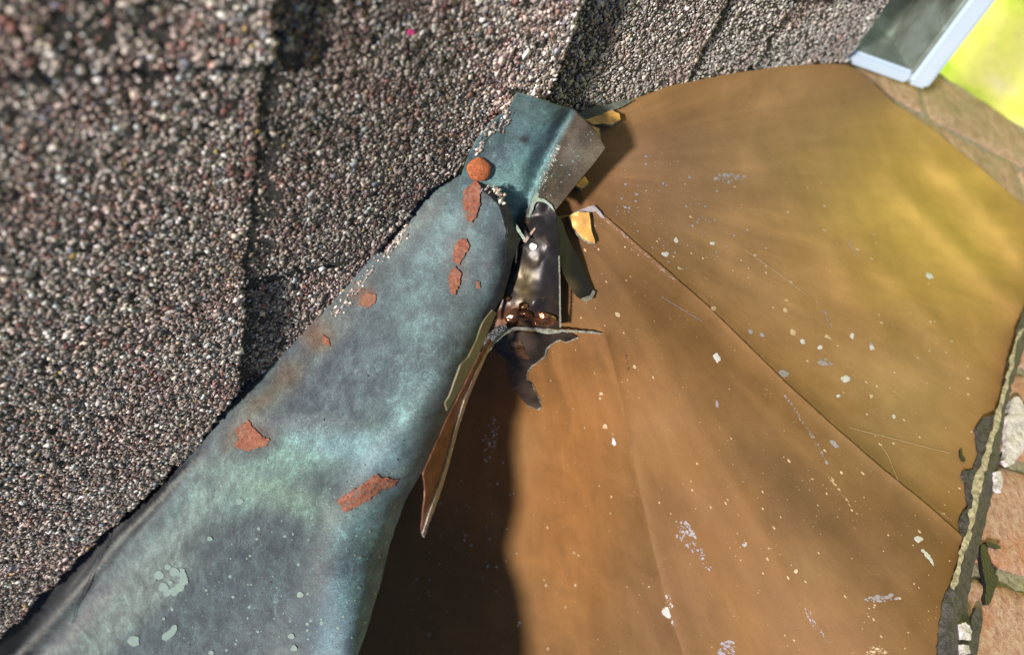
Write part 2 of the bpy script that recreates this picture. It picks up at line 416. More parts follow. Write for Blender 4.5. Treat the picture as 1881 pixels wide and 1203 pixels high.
for ti, (s0, s_, w0, w1, lift) in enumerate(tabs):
    # slab with worn wavy butt and side cuts, clipped by the flashing line
    m0 = 26; m1 = 40
    def wav(t, k): return (float(fbm(t*90, k*3.3, k, 4))-.5)*.0035
    out = [];
    ws = np.linspace(w0, w1, int((w1-w0)/.006)+2); ss = np.linspace(s0, s_, int((s_-s0)/.006)+2)
    slant = (s1b-s1)/max(1e-6, swp(432, 690)[1]-swp(505, 60)[1]) if s_ <= s1+.02 else 0
    out += [(s_+wav(w_, ti)+slant*.5*(w_-w0 if ti == 0 else w_-swp(470, 380)[1]), w_) for w_ in ws]
    e1f = cutB if ti == 2 else cutz; e0f = cutB if ti == 3 else cutz
    out += [(s, w1+float(e1f(s))+(wav(s, 31) if ti == 2 else 0)) for s in ss[::-1][1:]]
    out += [(s0, w_) for w_ in ws[::-1][1:]]
    out += [(s, w0+float(e0f(s))+(wav(s, ti+9) if w0 > W0+.001 else 0)) for s in ss[1:-1]]
    if ti in (2, 3): out = [(a_, min(b_, w1+float(cutB(a_)))) if ti == 2 else (a_, max(b_, w0+float(cutB(a_))-.002)) for a_, b_ in out]
    PP = np.array([BUT(s, w_) for s, w_ in out]); 
    # keep only what lies before the camera plane and this side of the flashing
    X, Y = pix(PP)
    # clip polygon by sampling: build a grid in roof coordinates
    st = (.0025 if ti in (2, 3) else .004) if ti < 4 else .006
    gs = np.arange(s0, s_+.012, st); gw = np.arange(w0-.004-(.05 if ti == 3 else 0), w1+.004+(.05 if ti == 2 else 0), st)
    zc = lambda P: ((P-CAM)@RW)[..., 2]
    GS, GW = np.meshgrid(gs, gw); 
    Pg = (CAM-N_w*H)+GS[..., None]*D_w+GW[..., None]*A_w
    gx, gy = pix(Pg+N_w*lift); ok = zc(Pg) > .05
    inside_tab = inpoly(GS, GW, out)
    ins = inside_tab & ok & inpoly(gx, gy, EDGEPOLY) & (gx > -1500) & (gy < 1900)
    # triangulate the tab outline + flashing line with a constrained triangulation in roof coordinates
    curl = lambda s: (.0030*sstep(s2-.06, s2, s)**1.5 if ti == 2 else 0*s)
    hh = lift+.0012*np.sin(GS*37+ti)*np.cos(GW*29)+curl(GS)
    idx = -np.ones(GS.shape, int); sel = ins; idx[sel] = np.arange(sel.sum())
    if sel.sum() < 4: continue
    P0 = Pg[sel]+N_w*hh[sel][:, None]; Pb = Pg[sel]+N_w*(lift-.0035)
    nv = len(P0); quads = []
    q_ = sel[:-1, :-1] & sel[1:, :-1] & sel[:-1, 1:] & sel[1:, 1:]
    for j, i in zip(*np.nonzero(q_)): quads.append((idx[j, i], idx[j, i+1], idx[j+1, i+1], idx[j+1, i]))
    ec = set(); 
    for f in quads:
        for k in range(4): ec.add((f[k], f[(k+1) % 4]))
    allf = list(quads)+[(f[3]+nv, f[2]+nv, f[1]+nv, f[0]+nv) for f in quads]
    allf += [(j, i, i+nv, j+nv) for (i, j) in ec if (j, i) not in ec]
    V = np.concatenate([P0, Pb])
    # snap border vertices inward/outward a little for a worn edge
    V = V+RNG.normal(0, .00025, V.shape)
    sh = link('shingle', mesh_from('shingle', V, allf), mat_asphalt, roof, smooth=False)
    # granules
    ggap = .00126 if ti < 4 else (.0016 if ti < 6 else .0020)
    S = []; 
    for ps in range(2):
        a_, b_ = np.meshgrid(np.arange(s0, s_+.006, ggap), np.arange(w0-.002-(.05 if ti == 3 else 0), w1+.002+(.05 if ti == 2 else 0), ggap))
        a_ = a_.ravel()+RNG.uniform(-.5, .5, a_.size)*ggap; b_ = b_.ravel()+RNG.uniform(-.5, .5, b_.size)*ggap
        S.append(np.stack([a_, b_, np.full(a_.size, ps)], -1))
    S = np.concatenate(S); Pg2 = (CAM-N_w*H)+S[:, :1]*D_w+S[:, 1:2]*A_w
    z2 = zc(Pg2); gx, gy = pix(Pg2+N_w*(lift+.0006))
    k = (z2 > .05) & (gx > -170) & (gx < 1760) & (gy > -190) & (gy < 1330)
    S = S[k]; Pg2 = Pg2[k]; gx = gx[k]; gy = gy[k]
    jx = (fbm(gx*.05, gy*.05, 5, 3)-.5)*12
    k = inpoly(S[:, 0], S[:, 1], out) & inpoly(gx+jx, gy+jx, EDGEPOLY)
    S = S[k]; Pg2 = Pg2[k]; gx = gx[k]; gy = gy[k]
    # hidden under the course above
    cov = np.zeros(len(S), bool)
    if ti in (2, 3): cov = S[:, 0] < s1-.012
    elif ti in (4, 5): cov = S[:, 0] < s2-.004
    elif ti in (6, 7): cov = S[:, 0] < s3-.004
    elif ti >= 8: cov = S[:, 0] < s4-.004
    n1 = fbm(S[:, 0]*230, S[:, 1]*230, 40+ti, 3)
    bare = np.zeros(len(S))
    if ti in (2, 3): bare = np.exp(-np.maximum(S[:, 0]-s1+.004, 0)/.009)*.52
    for kk, sp in ((4, s2), (5, s2), (6, s3), (7, s3), (8, s4), (9, s4)):
        if ti == kk: bare = np.exp(-np.maximum(S[:, 0]-sp+.002, 0)/.008)*.5
    if ti == 1: bare = (S[:, 1]-wA < .0035)*1.0
    if ti == 3: bare = np.maximum(bare, (S[:, 1]-wB-cutB(S[:, 0]) < .0105)*1.0)
    if ti == 0: bare = .30*np.exp(-((gx-190)**2+(gy-60)**2)/90**2)
    drop = (n1 < .27+bare) & (RNG.uniform(0, 1, len(S)) < .85)
    k = ~(cov | drop) & ((S[:, 2] == 0) | (RNG.uniform(0, 1, len(S)) < .35))
    S = S[k]; Pg2 = Pg2[k]; gx = gx[k]; gy = gy[k]
    n = len(S); R = np.clip(RNG.lognormal(math.log(.00077), .36, n), .0004, .0021)
    hz = lift+.0012*np.sin(S[:, 0]*37+ti)*np.cos(S[:, 1]*29)+curl(S[:, 0])+R*.15+S[:, 2]*.0005
    Pg2 = Pg2+N_w*hz[:, None]
    cl = gran_cols(n)
    cl *= (1.0+.9*sstep(800, 1100, gx))[:, None] if False else 1
    if ti in (4, 5): cl = cl*.8+.15  # far courses paled, painting their grazing reflection into the granules
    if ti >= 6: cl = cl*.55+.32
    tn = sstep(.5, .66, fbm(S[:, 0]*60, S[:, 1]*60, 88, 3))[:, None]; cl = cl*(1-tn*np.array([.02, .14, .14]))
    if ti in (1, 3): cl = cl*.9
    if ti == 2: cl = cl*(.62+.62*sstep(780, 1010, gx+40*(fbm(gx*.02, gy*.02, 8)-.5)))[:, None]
    if ti == 0: cl = cl*1.1
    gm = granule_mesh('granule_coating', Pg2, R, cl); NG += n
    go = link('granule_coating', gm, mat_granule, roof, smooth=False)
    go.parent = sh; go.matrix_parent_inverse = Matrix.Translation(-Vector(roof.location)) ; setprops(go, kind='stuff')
    go.matrix_parent_inverse = Matrix.Identity(4)
    sh_loc = None
print('granules', NG)
# roof deck under everything
dk = [BUT(-.34, W0), BUT(S_EAVE-.004, W0), BUT(S_EAVE-.004, .6), BUT(-.34, .9)]
V = [p-N_w*.016 for p in dk]+[p-N_w*.030 for p in dk]
mat_deck = simple('deck_board', (.2, .15, .1), .8)
deck = link('roof_deck', mesh_from('roof_deck', V, [(0, 1, 2, 3), (7, 6, 5, 4), (0, 4, 5, 1), (1, 5, 6, 2), (2, 6, 7, 3), (3, 7, 4, 0)]), mat_deck, roof, smooth=False)

# ------------------------------------------------------------------ green lower flashing
def blobmix(base, blobs, X, Y, seed=0, warp=30):
    wx = X+(fbm(X*.011, Y*.011, seed+60)-.5)*2*warp; wy = Y+(fbm(X*.011+7, Y*.011+3, seed+61)-.5)*2*warp
    c = np.tile(np.array(base, float), (len(X), 1))
    for (bx, by, rx, ry, ang, col, amt) in blobs:
        ca, sa = math.cos(math.radians(ang)), math.sin(math.radians(ang))
        u = ((wx-bx)*ca+(wy-by)*sa)/rx; v = (-(wx-bx)*sa+(wy-by)*ca)/ry
        f = np.exp(-(u*u+v*v)**1.4)*amt
        c = c*(1-f[:, None])+np.array(col)*f[:, None]
    return c
RIGHT1 = [(878, 342), (914, 354), (930, 392), (935, 450), (928, 505), (916, 545), (900, 585), (880, 640), (852, 715), (818, 790), (778, 862), (744, 920), (716, 1000), (697, 1080), (676, 1150), (655, 1210), (625, 1310), (580, 1480), (470, 1900)]
LEFT1 = [(-260, 1900), (-160, 1480), (-120, 1290), (-90, 1250), (0, 1150), (110, 1045), (200, 952), (300, 864), (352, 820), (400, 750), (430, 710), (520, 645), (600, 560), (640, 522), (682, 465), (738, 395), (790, 336), (838, 312)]
P1 = LEFT1+RIGHT1
pts = []
for (x, y) in [(-90, 1270), (0, 1165), (110, 1058), (200, 966), (300, 878), (400, 766), (520, 660), (600, 576), (682, 480), (740, 408), (800, 340), (840, 318)]:
    pts.append((x, y, float(q_roof(x, y, .004))))
for (x, y) in [(60, 1200), (170, 1050), (280, 935)]: pts.append((x, y, float(q_roof(x, y, .012))))
pts += [(880, 342, 2.68), (930, 400, 2.66), (925, 500, 2.67), (895, 600, 2.69), (835, 760, 2.92), (760, 890, 3.05), (700, 1080, 3.16), (655, 1203, 3.22),
        (800, 560, 2.66), (700, 760, 2.72), (560, 900, 2.66), (450, 1060, 2.60), (320, 1203, 2.42), (560, 1203, 2.82), (600, 1400, 3.2), (470, 1900, 3.4), (-200, 1850, 1.5), (300, 1420, 2.6), (-140, 1450, 1.7)]
tps1 = TPS(pts)
def q_p1(X, Y):
    q = tps1(X, Y)
    d = segdist(X, Y, RIGHT1[3:])
    rr = 60+120*sstep(500, 1100, Y)
    q = q-.50*sstep(450, 1000, Y)*(1-np.clip(d/rr, 0, 1))**2-.05*(1-np.clip(d/30, 0, 1))**2
    # folded crease along the left flange
    dl = segdist(X, Y, [(700, 500), (560, 650), (430, 790), (330, 900), (220, 1010), (120, 1120), (40, 1230)])
    q = q+.020*np.exp(-((segdist(X, Y, EDGE[:17])-1.08*np.interp(Y, [700, 850, 905, 1073, 1203], [2, 12, 20, 38, 50]))/10)**2)*sstep(780, 900, Y)
    # soft dents
    q = q+.030*(fbm(X*.006, Y*.006, 21, 3)-.5)+.012*np.exp(-(((X-650)/120)**2+((Y-800)/50)**2))
    return q
SL = (.105, .135, .15)
def col_p1(X, Y):
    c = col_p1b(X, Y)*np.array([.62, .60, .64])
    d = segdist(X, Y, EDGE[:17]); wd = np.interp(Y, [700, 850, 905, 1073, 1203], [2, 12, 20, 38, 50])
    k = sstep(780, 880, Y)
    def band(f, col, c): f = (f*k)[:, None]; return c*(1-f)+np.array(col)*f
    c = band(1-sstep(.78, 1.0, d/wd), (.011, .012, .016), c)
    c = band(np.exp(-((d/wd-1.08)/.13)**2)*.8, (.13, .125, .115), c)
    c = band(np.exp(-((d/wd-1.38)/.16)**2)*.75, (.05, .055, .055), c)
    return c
def col_p1b(X, Y):
    B = [(640, 700, 120, 80, -40, (.13, .17, .20), .9), (840, 420, 60, 160, 20, (.12, .21, .23), .8), (760, 560, 60, 170, 25, (.155, .235, .25), .7),
         (520, 860, 210, 46, -20, (.22, .36, .32), .85), (650, 830, 110, 34, 12, (.28, .46, .50), .85), (740, 760, 30, 130, 28, (.24, .38, .40), .7),
         (560, 930, 190, 30, 22, (.24, .36, .29), .8), (450, 1070, 190, 80, -35, (.075, .105, .12), .9), (690, 930, 60, 120, 25, (.20, .33, .37), .8),
         (640, 1130, 60, 110, 25, (.16, .28, .34), .7), (230, 1120, 190, 40, -48, (.20, .26, .23), .8), (120, 1170, 170, 15, -46, (.23, .24, .22), .6),
         (330, 960, 130, 26, -42, (.25, .34, .32), .7), (470, 760, 110, 24, -48, (.20, .25, .22), .8), (620, 590, 110, 22, -48, (.19, .22, .20), .7),
         (585, 615, 30, 22, -30, (.19, .115, .07), .85), (530, 690, 44, 22, -45, (.15, .115, .085), .85), (480, 740, 40, 12, -50, (.16, .11, .07), .7), (430, 800, 30, 14, -50, (.17, .13, .09), .7),
         (675, 550, 20, 16, 0, (.24, .12, .08), .8), (770, 400, 90, 20, -48, (.20, .25, .23), .7), (555, 780, 120, 22, 0, (.26, .31, .33), .5),
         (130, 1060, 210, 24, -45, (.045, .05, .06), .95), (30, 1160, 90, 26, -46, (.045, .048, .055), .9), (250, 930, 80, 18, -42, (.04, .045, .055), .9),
         (905, 560, 30, 90, 18, (.10, .16, .18), .5), (462, 802, 42, 30, 20, (.17, .12, .09), .6), (675, 905, 70, 24, -30, (.17, .15, .12), .6),
         (866, 365, 22, 60, 5, (.17, .14, .12), .6), (842, 490, 20, 60, 5, (.17, .14, .12), .55), (885, 345, 22, 14, 20, (.05, .05, .05), .7)]
    return blobmix(SL, B, X, Y, 1, 26)
flash1 = empty('green_flashing', world(600, 900, q_p1(np.array([600.]), np.array([900.]))[0]), 'long blue green patinated copper flashing from the lower left up to the orange nail', 'roof flashing')
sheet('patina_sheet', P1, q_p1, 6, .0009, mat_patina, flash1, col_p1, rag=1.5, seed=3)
LIFT = .006
def on(qf, lift=LIFT): return lambda X, Y: qf(X, Y)+lift
# raw red scale patches
def patch(name, poly, qf, mat, parent, lift=.006, thick=.0004, rag=2.0, seed=1, res=5, label=None, freq=.2, disp=None, colf=None, sm=0):
    o = sheet(name, smooth_poly(poly, sm), on(qf, lift), res, thick, mat, parent, colf, rag=rag, seed=seed, step=3, freq=freq, disp=disp)
    if label: o['label'] = label
    return o
patch('bare_patch', [(432, 790), (455, 772), (466, 785), (472, 795), (495, 808), (490, 818), (470, 824), (455, 830), (442, 826), (428, 818), (440, 806)], q_p1, mat_bare, flash1, rag=4.5, freq=.3, seed=11, label='star shaped bare red patch')
patch('bare_patch', [(618, 920), (640, 905), (660, 895), (690, 872), (705, 878), (732, 882), (722, 895), (700, 900), (680, 918), (655, 930), (635, 942), (628, 930)], q_p1, mat_bare, flash1, rag=4.5, freq=.3, seed=12, label='long red flaked patch')
patch('bare_patch', [(856, 318), (876, 330), (884, 345), (882, 372), (876, 395), (866, 412), (856, 400), (850, 372), (852, 345)], q_p1, mat_bare, flash1, lift=.010, rag=4.5, freq=.3, seed=13, label='red run below the nail head')
patch('bare_patch', [(842, 440), (858, 438), (862, 455), (852, 472), (844, 488), (832, 480), (834, 462)], q_p1, mat_bare, flash1, lift=.008, rag=3.5, freq=.3, seed=14)
patch('bare_patch', [(836, 488), (846, 502), (846, 520), (836, 540), (828, 538), (824, 515), (828, 498)], q_p1, mat_bare, flash1, lift=.008, rag=3.5, freq=.3, seed=15)
patch('bare_patch', [(874, 516), (882, 518), (882, 530), (875, 530)], q_p1, mat_bare, flash1, rag=1, seed=16)
patch('bare_patch', [(592, 614), (604, 622), (606, 636), (594, 632)], q_p1, mat_bare, flash1, rag=1, seed=17)
patch('bare_patch', [(662, 546), (676, 538), (692, 540), (690, 556), (674, 566), (660, 560)], q_p1, simple('brown_scale', (.20, .09, .055), .75), flash1, rag=3, seed=18)
# pale lichen-like spots
mat_spot = simple('pale_verdigris', (.17, .235, .225), .7, 0, 900, .25, .4, .0003)
for k, (x, y, r) in enumerate([(292, 1056, 9), (300, 1078, 9), (307, 1088, 8), (320, 1086, 9), (331, 1078, 9), (338, 1066, 9), (335, 1055, 8), (320, 1050, 9), (308, 1041, 6), (313, 1070, 4), (335, 1048, 5),
                               (246, 1177, 11), (247, 1175, 8), (385, 989, 5), (551, 1092, 6), (440, 921, 7), (388, 1199, 5), (301, 1136, 3), (535, 1168, 6), (540, 1190, 6)]):
    poly = [(x+r*math.cos(t)*(1+.18*math.sin(3*t+k)), y+r*math.sin(t)*.9) for t in np.linspace(0, 2*math.pi, 13)[:-1]]
    patch('mineral_spot', poly, q_p1, mat_spot, flash1, lift=.0035+.0004*(k % 7), thick=.0002, rag=.8, seed=k, res=6)
patch('mineral_spot', smooth_poly([(296, 1170), (300, 1163), (312, 1157), (316, 1148), (324, 1146), (326, 1154), (320, 1166), (308, 1175), (299, 1176)], 1), q_p1, mat_spot, flash1, lift=.005, thick=.0002, rag=.6, res=6, label='kidney shaped pale spot')
def scatter_spots(name, n, region, qf, mats, parent, rr=(.9, 2.4), elong=1.4, angf=None, lift=.003, seed=5, dens=None):
    rg = np.random.default_rng(seed); P = np.array(region); V = []; Fc = []; cnt = 0
    while cnt < n:
        x = rg.uniform(P[:, 0].min(), P[:, 0].max(), 256); y = rg.uniform(P[:, 1].min(), P[:, 1].max(), 256)
        ok = inpoly(x, y, region)
        if dens is not None: ok &= rg.uniform(0, 1, 256) < dens(x, y)
        for a_, b_ in zip(x[ok], y[ok]):
            r = rr[0]+(rr[1]-rr[0])*rg.uniform()**4; e = 1+(elong-1)*rg.uniform(); an = angf(a_, b_) if angf else rg.uniform(0, 3.14)
            ts = np.linspace(0, 2*np.pi, 8)[:-1]; rj = r*rg.uniform(.75, 1.2, 7)
            xx = np.cos(ts)*rj*e; yy = np.sin(ts)*rj
            X = a_+xx*math.cos(an)-yy*math.sin(an); Y = b_+xx*math.sin(an)+yy*math.cos(an)
            b0 = len(V); q = qf(X, Y)
            V += list(world(X, Y, q+.0005))
            V += list(world(np.array([a_]), np.array([b_]), qf(np.array([a_]), np.array([b_]))+lift))
            Fc += [(b0+i, b0+(i+1) % 7, b0+7) for i in range(7)]
            cnt += 1
            if cnt >= n: break
    o = link(name, mesh_from(name, V, Fc), mats, parent); setprops(o, kind='stuff'); return o
scatter_spots('mineral_specks', 330, [(240, 1203), (420, 1000), (560, 900), (760, 860), (700, 1060), (650, 1210)], q_p1, mat_spot, flash1, (.8, 3.2), 1.4, seed=9, lift=.004)
scatter_spots('dark_specks', 60, [(100, 1200), (420, 850), (700, 500), (860, 400), (900, 500), (740, 900), (640, 1203)], q_p1, mat_stain, flash1, (.8, 2.0), 1.4, seed=19, lift=.003)
# nail head
def dome(name, x, y, r, qf, lift, hgt, mat, parent, seed=1, nr=6, ns=22):
    V = []; Fc = []; c = world(np.array([x]), np.array([y]), qf(np.array([float(x)]), np.array([float(y)]))+lift)[0]
    e = 3.0; px = world(np.array([x+e]), np.array([y]), qf(np.array([x+e]), np.array([float(y)]))+lift)[0]; py = world(np.array([x]), np.array([y+e]), qf(np.array([float(x)]), np.array([y+e]))+lift)[0]
    tx = unit(px-c); nn = unit(np.cross(py-c, px-c)); nn = nn if np.dot(nn, CAM-c) > 0 else -nn; ty = np.cross(nn, tx)
    z = 1/float(qf(np.array([float(x)]), np.array([float(y)]))[0]); R = r/F*z
    for i in range(nr+1):
        f = i/nr
        for k in range(ns):
            th = 2*math.pi*k/ns; rr = R*math.sin(f*math.pi/2)*(1+.05*math.sin(2*th+seed)+.04*math.sin(5*th+seed*2))
            V.append(c+tx*rr*math.cos(th)+ty*rr*math.sin(th)+nn*(hgt*math.cos(f*math.pi/2)*(1+.05*math.sin(7*th+i))-.0002))
    for i in range(nr):
        for k in range(ns):
            k2 = (k+1) % ns; Fc.append((i*ns+k, i*ns+k2, (i+1)*ns+k2, (i+1)*ns+k))
    return link(name, mesh_from(name, V, Fc), mat, parent)

# ------------------------------------------------------------------ upper flashing with turned-up tab
P2 = [(842, 352), (850, 318), (862, 285), (876, 258), (905, 224), (934, 204), (941, 190), (948, 173), (975, 180), (1008, 190), (1050, 203), (1074, 222), (1096, 246), (1112, 272), (1090, 302), (1062, 334), (1040, 362), (1019, 388), (1008, 376), (992, 368), (978, 372), (972, 392), (968, 430), (966, 448), (945, 520), (905, 560), (860, 460)]
pts = [(x, y, float(q_roof(x, y, .012))) for x, y in [(860, 290), (880, 255), (905, 224), (934, 204)]]
pts += [(948, 173, 2.93), (1008, 190, 2.86), (1045, 212, 2.74), (1000, 300, 2.60), (960, 400, 2.58), (900, 330, 2.66), (960, 260, 2.70), (1112, 272, 2.64), (1080, 222, 2.72), (1060, 334, 2.64), (1019, 388, 2.66), (1050, 280, 2.63), (930, 520, 2.52), (985, 375, 2.64), (860, 450, 2.58), (975, 440, 2.58)]
tps2 = TPS(pts)
CR = [(1048, 205), (1020, 255), (988, 320), (962, 390), (950, 440)]
def q_p2(X, Y):
    q = tps2(X, Y); d = segdist(X, Y, CR)
    return q-.065*np.exp(-(d/17)**1.6)
def col_p2(X, Y):
    c = blobmix((.125, .19, .21), [(960, 330, 60, 120, 25, (.20, .36, .38), .8), (1000, 205, 60, 20, 15, (.18, .28, .28), .7), (900, 300, 60, 18, -45, (.16, .20, .24), .7), (1000, 240, 30, 60, 28, (.15, .27, .30), .6), (962, 255, 10, 7, 0, (.06, .05, .05), .9), (905, 385, 60, 40, 0, (.2, .36, .36), .6)], X, Y, 4, 10)
    # right of the fold: dull brown tarnish
    sx = np.interp(Y, [203, 255, 320, 390, 450], [1052, 1022, 992, 964, 945])
    f = sstep(-2, 16, X-sx)[:, None]
    br = .72*blobmix((.088, .066, .048), [(1040, 300, 18, 60, 35, (.055, .048, .036), .7), (1095, 280, 20, 30, 0, (.12, .09, .055), .7)], X, Y, 6, 8)
    return c*.75*(1-f)+br*f
flash2 = empty('upturned_flashing', world(980, 300, 2.65), 'short blue green flashing piece with a curled brown corner tab pointing up beside the shingles', 'roof flashing')
sheet('folded_sheet', P2, q_p2, 5, .0010, mat_patina, flash2, col_p2, rag=.8, seed=8)
pk = patch('verdigris_edge', [(976, 366), (985, 362), (1000, 366), (1013, 376), (1019, 389), (1014, 384), (1002, 373), (990, 370), (980, 374)], q_p2, mat_verd, flash2, lift=.012, rag=.6, res=4)
patch('verdigris_edge', [(985, 352), (990, 356), (984, 372), (975, 392), (968, 412), (963, 408), (970, 385), (979, 362)], q_p2, mat_verd, flash2, lift=.012, rag=2, res=4)
scatter_spots('mineral_specks', 60, [(1052, 225), (1085, 240), (1105, 272), (1020, 375), (985, 350), (1010, 300)], q_p2, mat_spot, flash2, (.5, 1.6), 2, seed=29, lift=.004)
scatter_spots('chalk_streak', 110, [(1022, 265), (1030, 270), (1005, 330), (985, 355), (990, 330)], q_p2, mat_pale, flash2, (.5, 1.2), 2, seed=31, lift=.006)

nail = empty('orange_nail', world(880, 312, 2.7), 'round rough orange nail head on the green flashing at the shingle edge', 'nail')
q_nail = lambda X, Y: np.maximum(q_p1(X, Y), q_p2(X, Y))
dome('nail_head', 880, 312, 23, q_nail, .012, .0034, mat_head, nail, 3)

# ------------------------------------------------------------------ brown copper
bq = TPS([(960, 250, 2.43), (1130, 200, 2.42), (1230, 160, 2.31), (1340, 139, 2.18), (1550, 118, 1.90), (1640, 190, 1.74), (1760, 275, 1.69), (1881, 380, 1.67), (1960, 450, 1.66), (1881, 560, 1.87), (1850, 690, 2.06),
          (1773, 900, 2.40), (1768, 985, 2.50), (1722, 1203, 2.80), (1020, 450, 2.50), (940, 620, 2.40), (1100, 620, 2.44), (960, 760, 2.10), (975, 1000, 1.97), (985, 1203, 1.84), (1235, 1150, 2.30),
          (700, 1203, 1.68), (800, 900, 2.05), (1300, 600, 2.33), (1500, 450, 2.12), (1500, 800, 2.40), (1500, 1150, 2.62), (1240, 900, 2.38)])
CR1 = [(1060, 352), (1092, 380), (1160, 440), (1300, 562), (1440, 700), (1530, 782), (1620, 860), (1700, 925), (1768, 985)]
CR2 = [(1112, 614), (1128, 670), (1145, 740), (1160, 830), (1180, 920), (1200, 1010), (1225, 1110), (1262, 1220), (1280, 1275)]
def q_br(X, Y):
    q = bq(X, Y)
    # radial buckles from the torn corner
    ang = np.arctan2(Y-330, X-980); r = np.hypot(Y-330, X-980)
    q = q+.014*(fbm(ang*5+4, r*.0016, 31, 3)-.5)*sstep(100, 500, r)+.014*(fbm(ang*12+4, r*.0012, 35, 2)-.5)*sstep(350, 800, r)
    d1 = segdist(X, Y, CR1); s = np.where((Y-380)*.75 > (X-1092)*.665, 1, -1)
    q = q+.012*np.exp(-d1/12)+.008*np.exp(-d1/60)
    d2 = segdist(X, Y, CR2); q = q+.010*np.exp(-d2/8)+.006*np.exp(-d2/50)
    q = q+.007*np.exp(-segdist(X, Y, [(1060, 640), (1090, 800), (1110, 1203)])/30)+.007*np.exp(-segdist(X, Y, [(1140, 520), (1300, 800), (1420, 1010), (1500, 1203)])/26)
    for (pl, w_, h_) in [([(1640, 330), (1760, 460), (1870, 560)], 22, .024), ([(1720, 300), (1800, 370), (1880, 470)], 22, .026), ([(1560, 420), (1680, 560), (1800, 690)], 26, .014), ([(1400, 300), (1520, 440), (1640, 640)], 30, .012)]:
        q = q+h_*np.exp(-(segdist(X, Y, pl)/w_)**2)
    q = q+.012*np.exp(-(((X-1680)/45)**2+((Y-1020)/60)**2))
    return q
def col_br(X, Y):
    B = [(1250, 330, 150, 130, -30, (.23, .145, .095), .75), (1060, 330, 80, 90, 0, (.24, .12, .06), .6), (1500, 300, 200, 160, 20, (.36, .26, .13), .6), (1720, 400, 200, 180, 40, (.56, .41, .10), .85),  # last blob here paints the lawn's yellow reflection into the copper
         (1400, 520, 240, 90, 40, (.32, .21, .10), .6), (1650, 760, 140, 160, 30, (.38, .27, .125), .7), (1050, 860, 110, 280, 0, (.47, .225, .07), .8), (1300, 900, 120, 240, -30, (.37, .20, .075), .7),
         (1480, 940, 70, 230, -38, (.28, .19, .10), .6), (1220, 1130, 90, 130, 0, (.33, .19, .10), .5), (1560, 1150, 170, 90, 0, (.37, .22, .11), .6), (1650, 1000, 70, 100, 0, (.38, .24, .13), .6),
         (1110, 520, 70, 90, 0, (.34, .20, .10), .6), (1700, 230, 60, 50, 30, (.40, .30, .10), .5)]
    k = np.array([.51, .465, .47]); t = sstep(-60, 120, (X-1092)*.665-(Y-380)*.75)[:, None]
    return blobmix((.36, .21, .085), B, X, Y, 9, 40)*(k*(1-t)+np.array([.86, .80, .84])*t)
brown = empty('brown_copper_flashing', world(1300, 700, 2.35), 'wide glossy brown copper flashing dressed over the chimney shoulder in creased panels', 'roof flashing')
R1 = [(990, 235), (1040, 232), (1062, 214), (1100, 206), (1138, 196), (1160, 184), (1230, 158), (1340, 136), (1440, 122), (1530, 117), (1556, 121), (1600, 150), (1640, 188), (1720, 243), (1800, 308), (1881, 378), (1990, 470),
      (1960, 530), (1888, 560), (1874, 590), (1868, 625), (1852, 690), (1838, 740), (1832, 760), (1806, 768), (1797, 800), (1797, 840), (1788, 862), (1774, 862), (1772, 900), (1776, 930), (1764, 955), (1768, 992), (1740, 995), (1640, 905), (1430, 720), (1290, 590), (1150, 465), (1085, 410), (1070, 392), (1050, 393), (1020, 400), (985, 400)]
R2 = CR1[1:]+[(1766, 1010), (1758, 1050), (1748, 1070), (1738, 1100), (1732, 1150), (1722, 1203), (1712, 1290), (1284, 1290)]+CR2[::-1][1:]+[(1060, 612), (1030, 608), (1010, 560), (1005, 430), (1030, 402), (1045, 397)]
R3 = [(1125, 600), (1150, 700), (1170, 830), (1192, 920), (1212, 1010), (1238, 1110), (1272, 1220), (1296, 1290), (520, 1290), (600, 1080), (690, 900), (770, 780), (840, 690), (895, 632), (932, 608), (1030, 606)]
def polar(o, X, Y, dup):
    r = np.hypot(X-960, Y-300); an = np.arctan2(Y-300, X-960)
    v = np.stack([an*9, r*.0035, np.zeros(len(X))], -1); v = np.concatenate([v, v]) if dup else v
    a = o.data.attributes.new('polar', 'FLOAT_VECTOR', 'POINT'); a.data.foreach_set('vector', v.astype(np.float32).ravel())
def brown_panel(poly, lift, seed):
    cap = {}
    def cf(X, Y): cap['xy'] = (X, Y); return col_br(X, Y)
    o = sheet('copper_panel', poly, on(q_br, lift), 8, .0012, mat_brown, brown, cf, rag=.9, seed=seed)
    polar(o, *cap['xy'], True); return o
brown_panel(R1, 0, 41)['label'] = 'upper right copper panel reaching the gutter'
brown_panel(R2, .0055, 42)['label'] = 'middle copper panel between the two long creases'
brown_panel(R3, .003, 43)['label'] = 'lower copper panel with the dark shaded side'

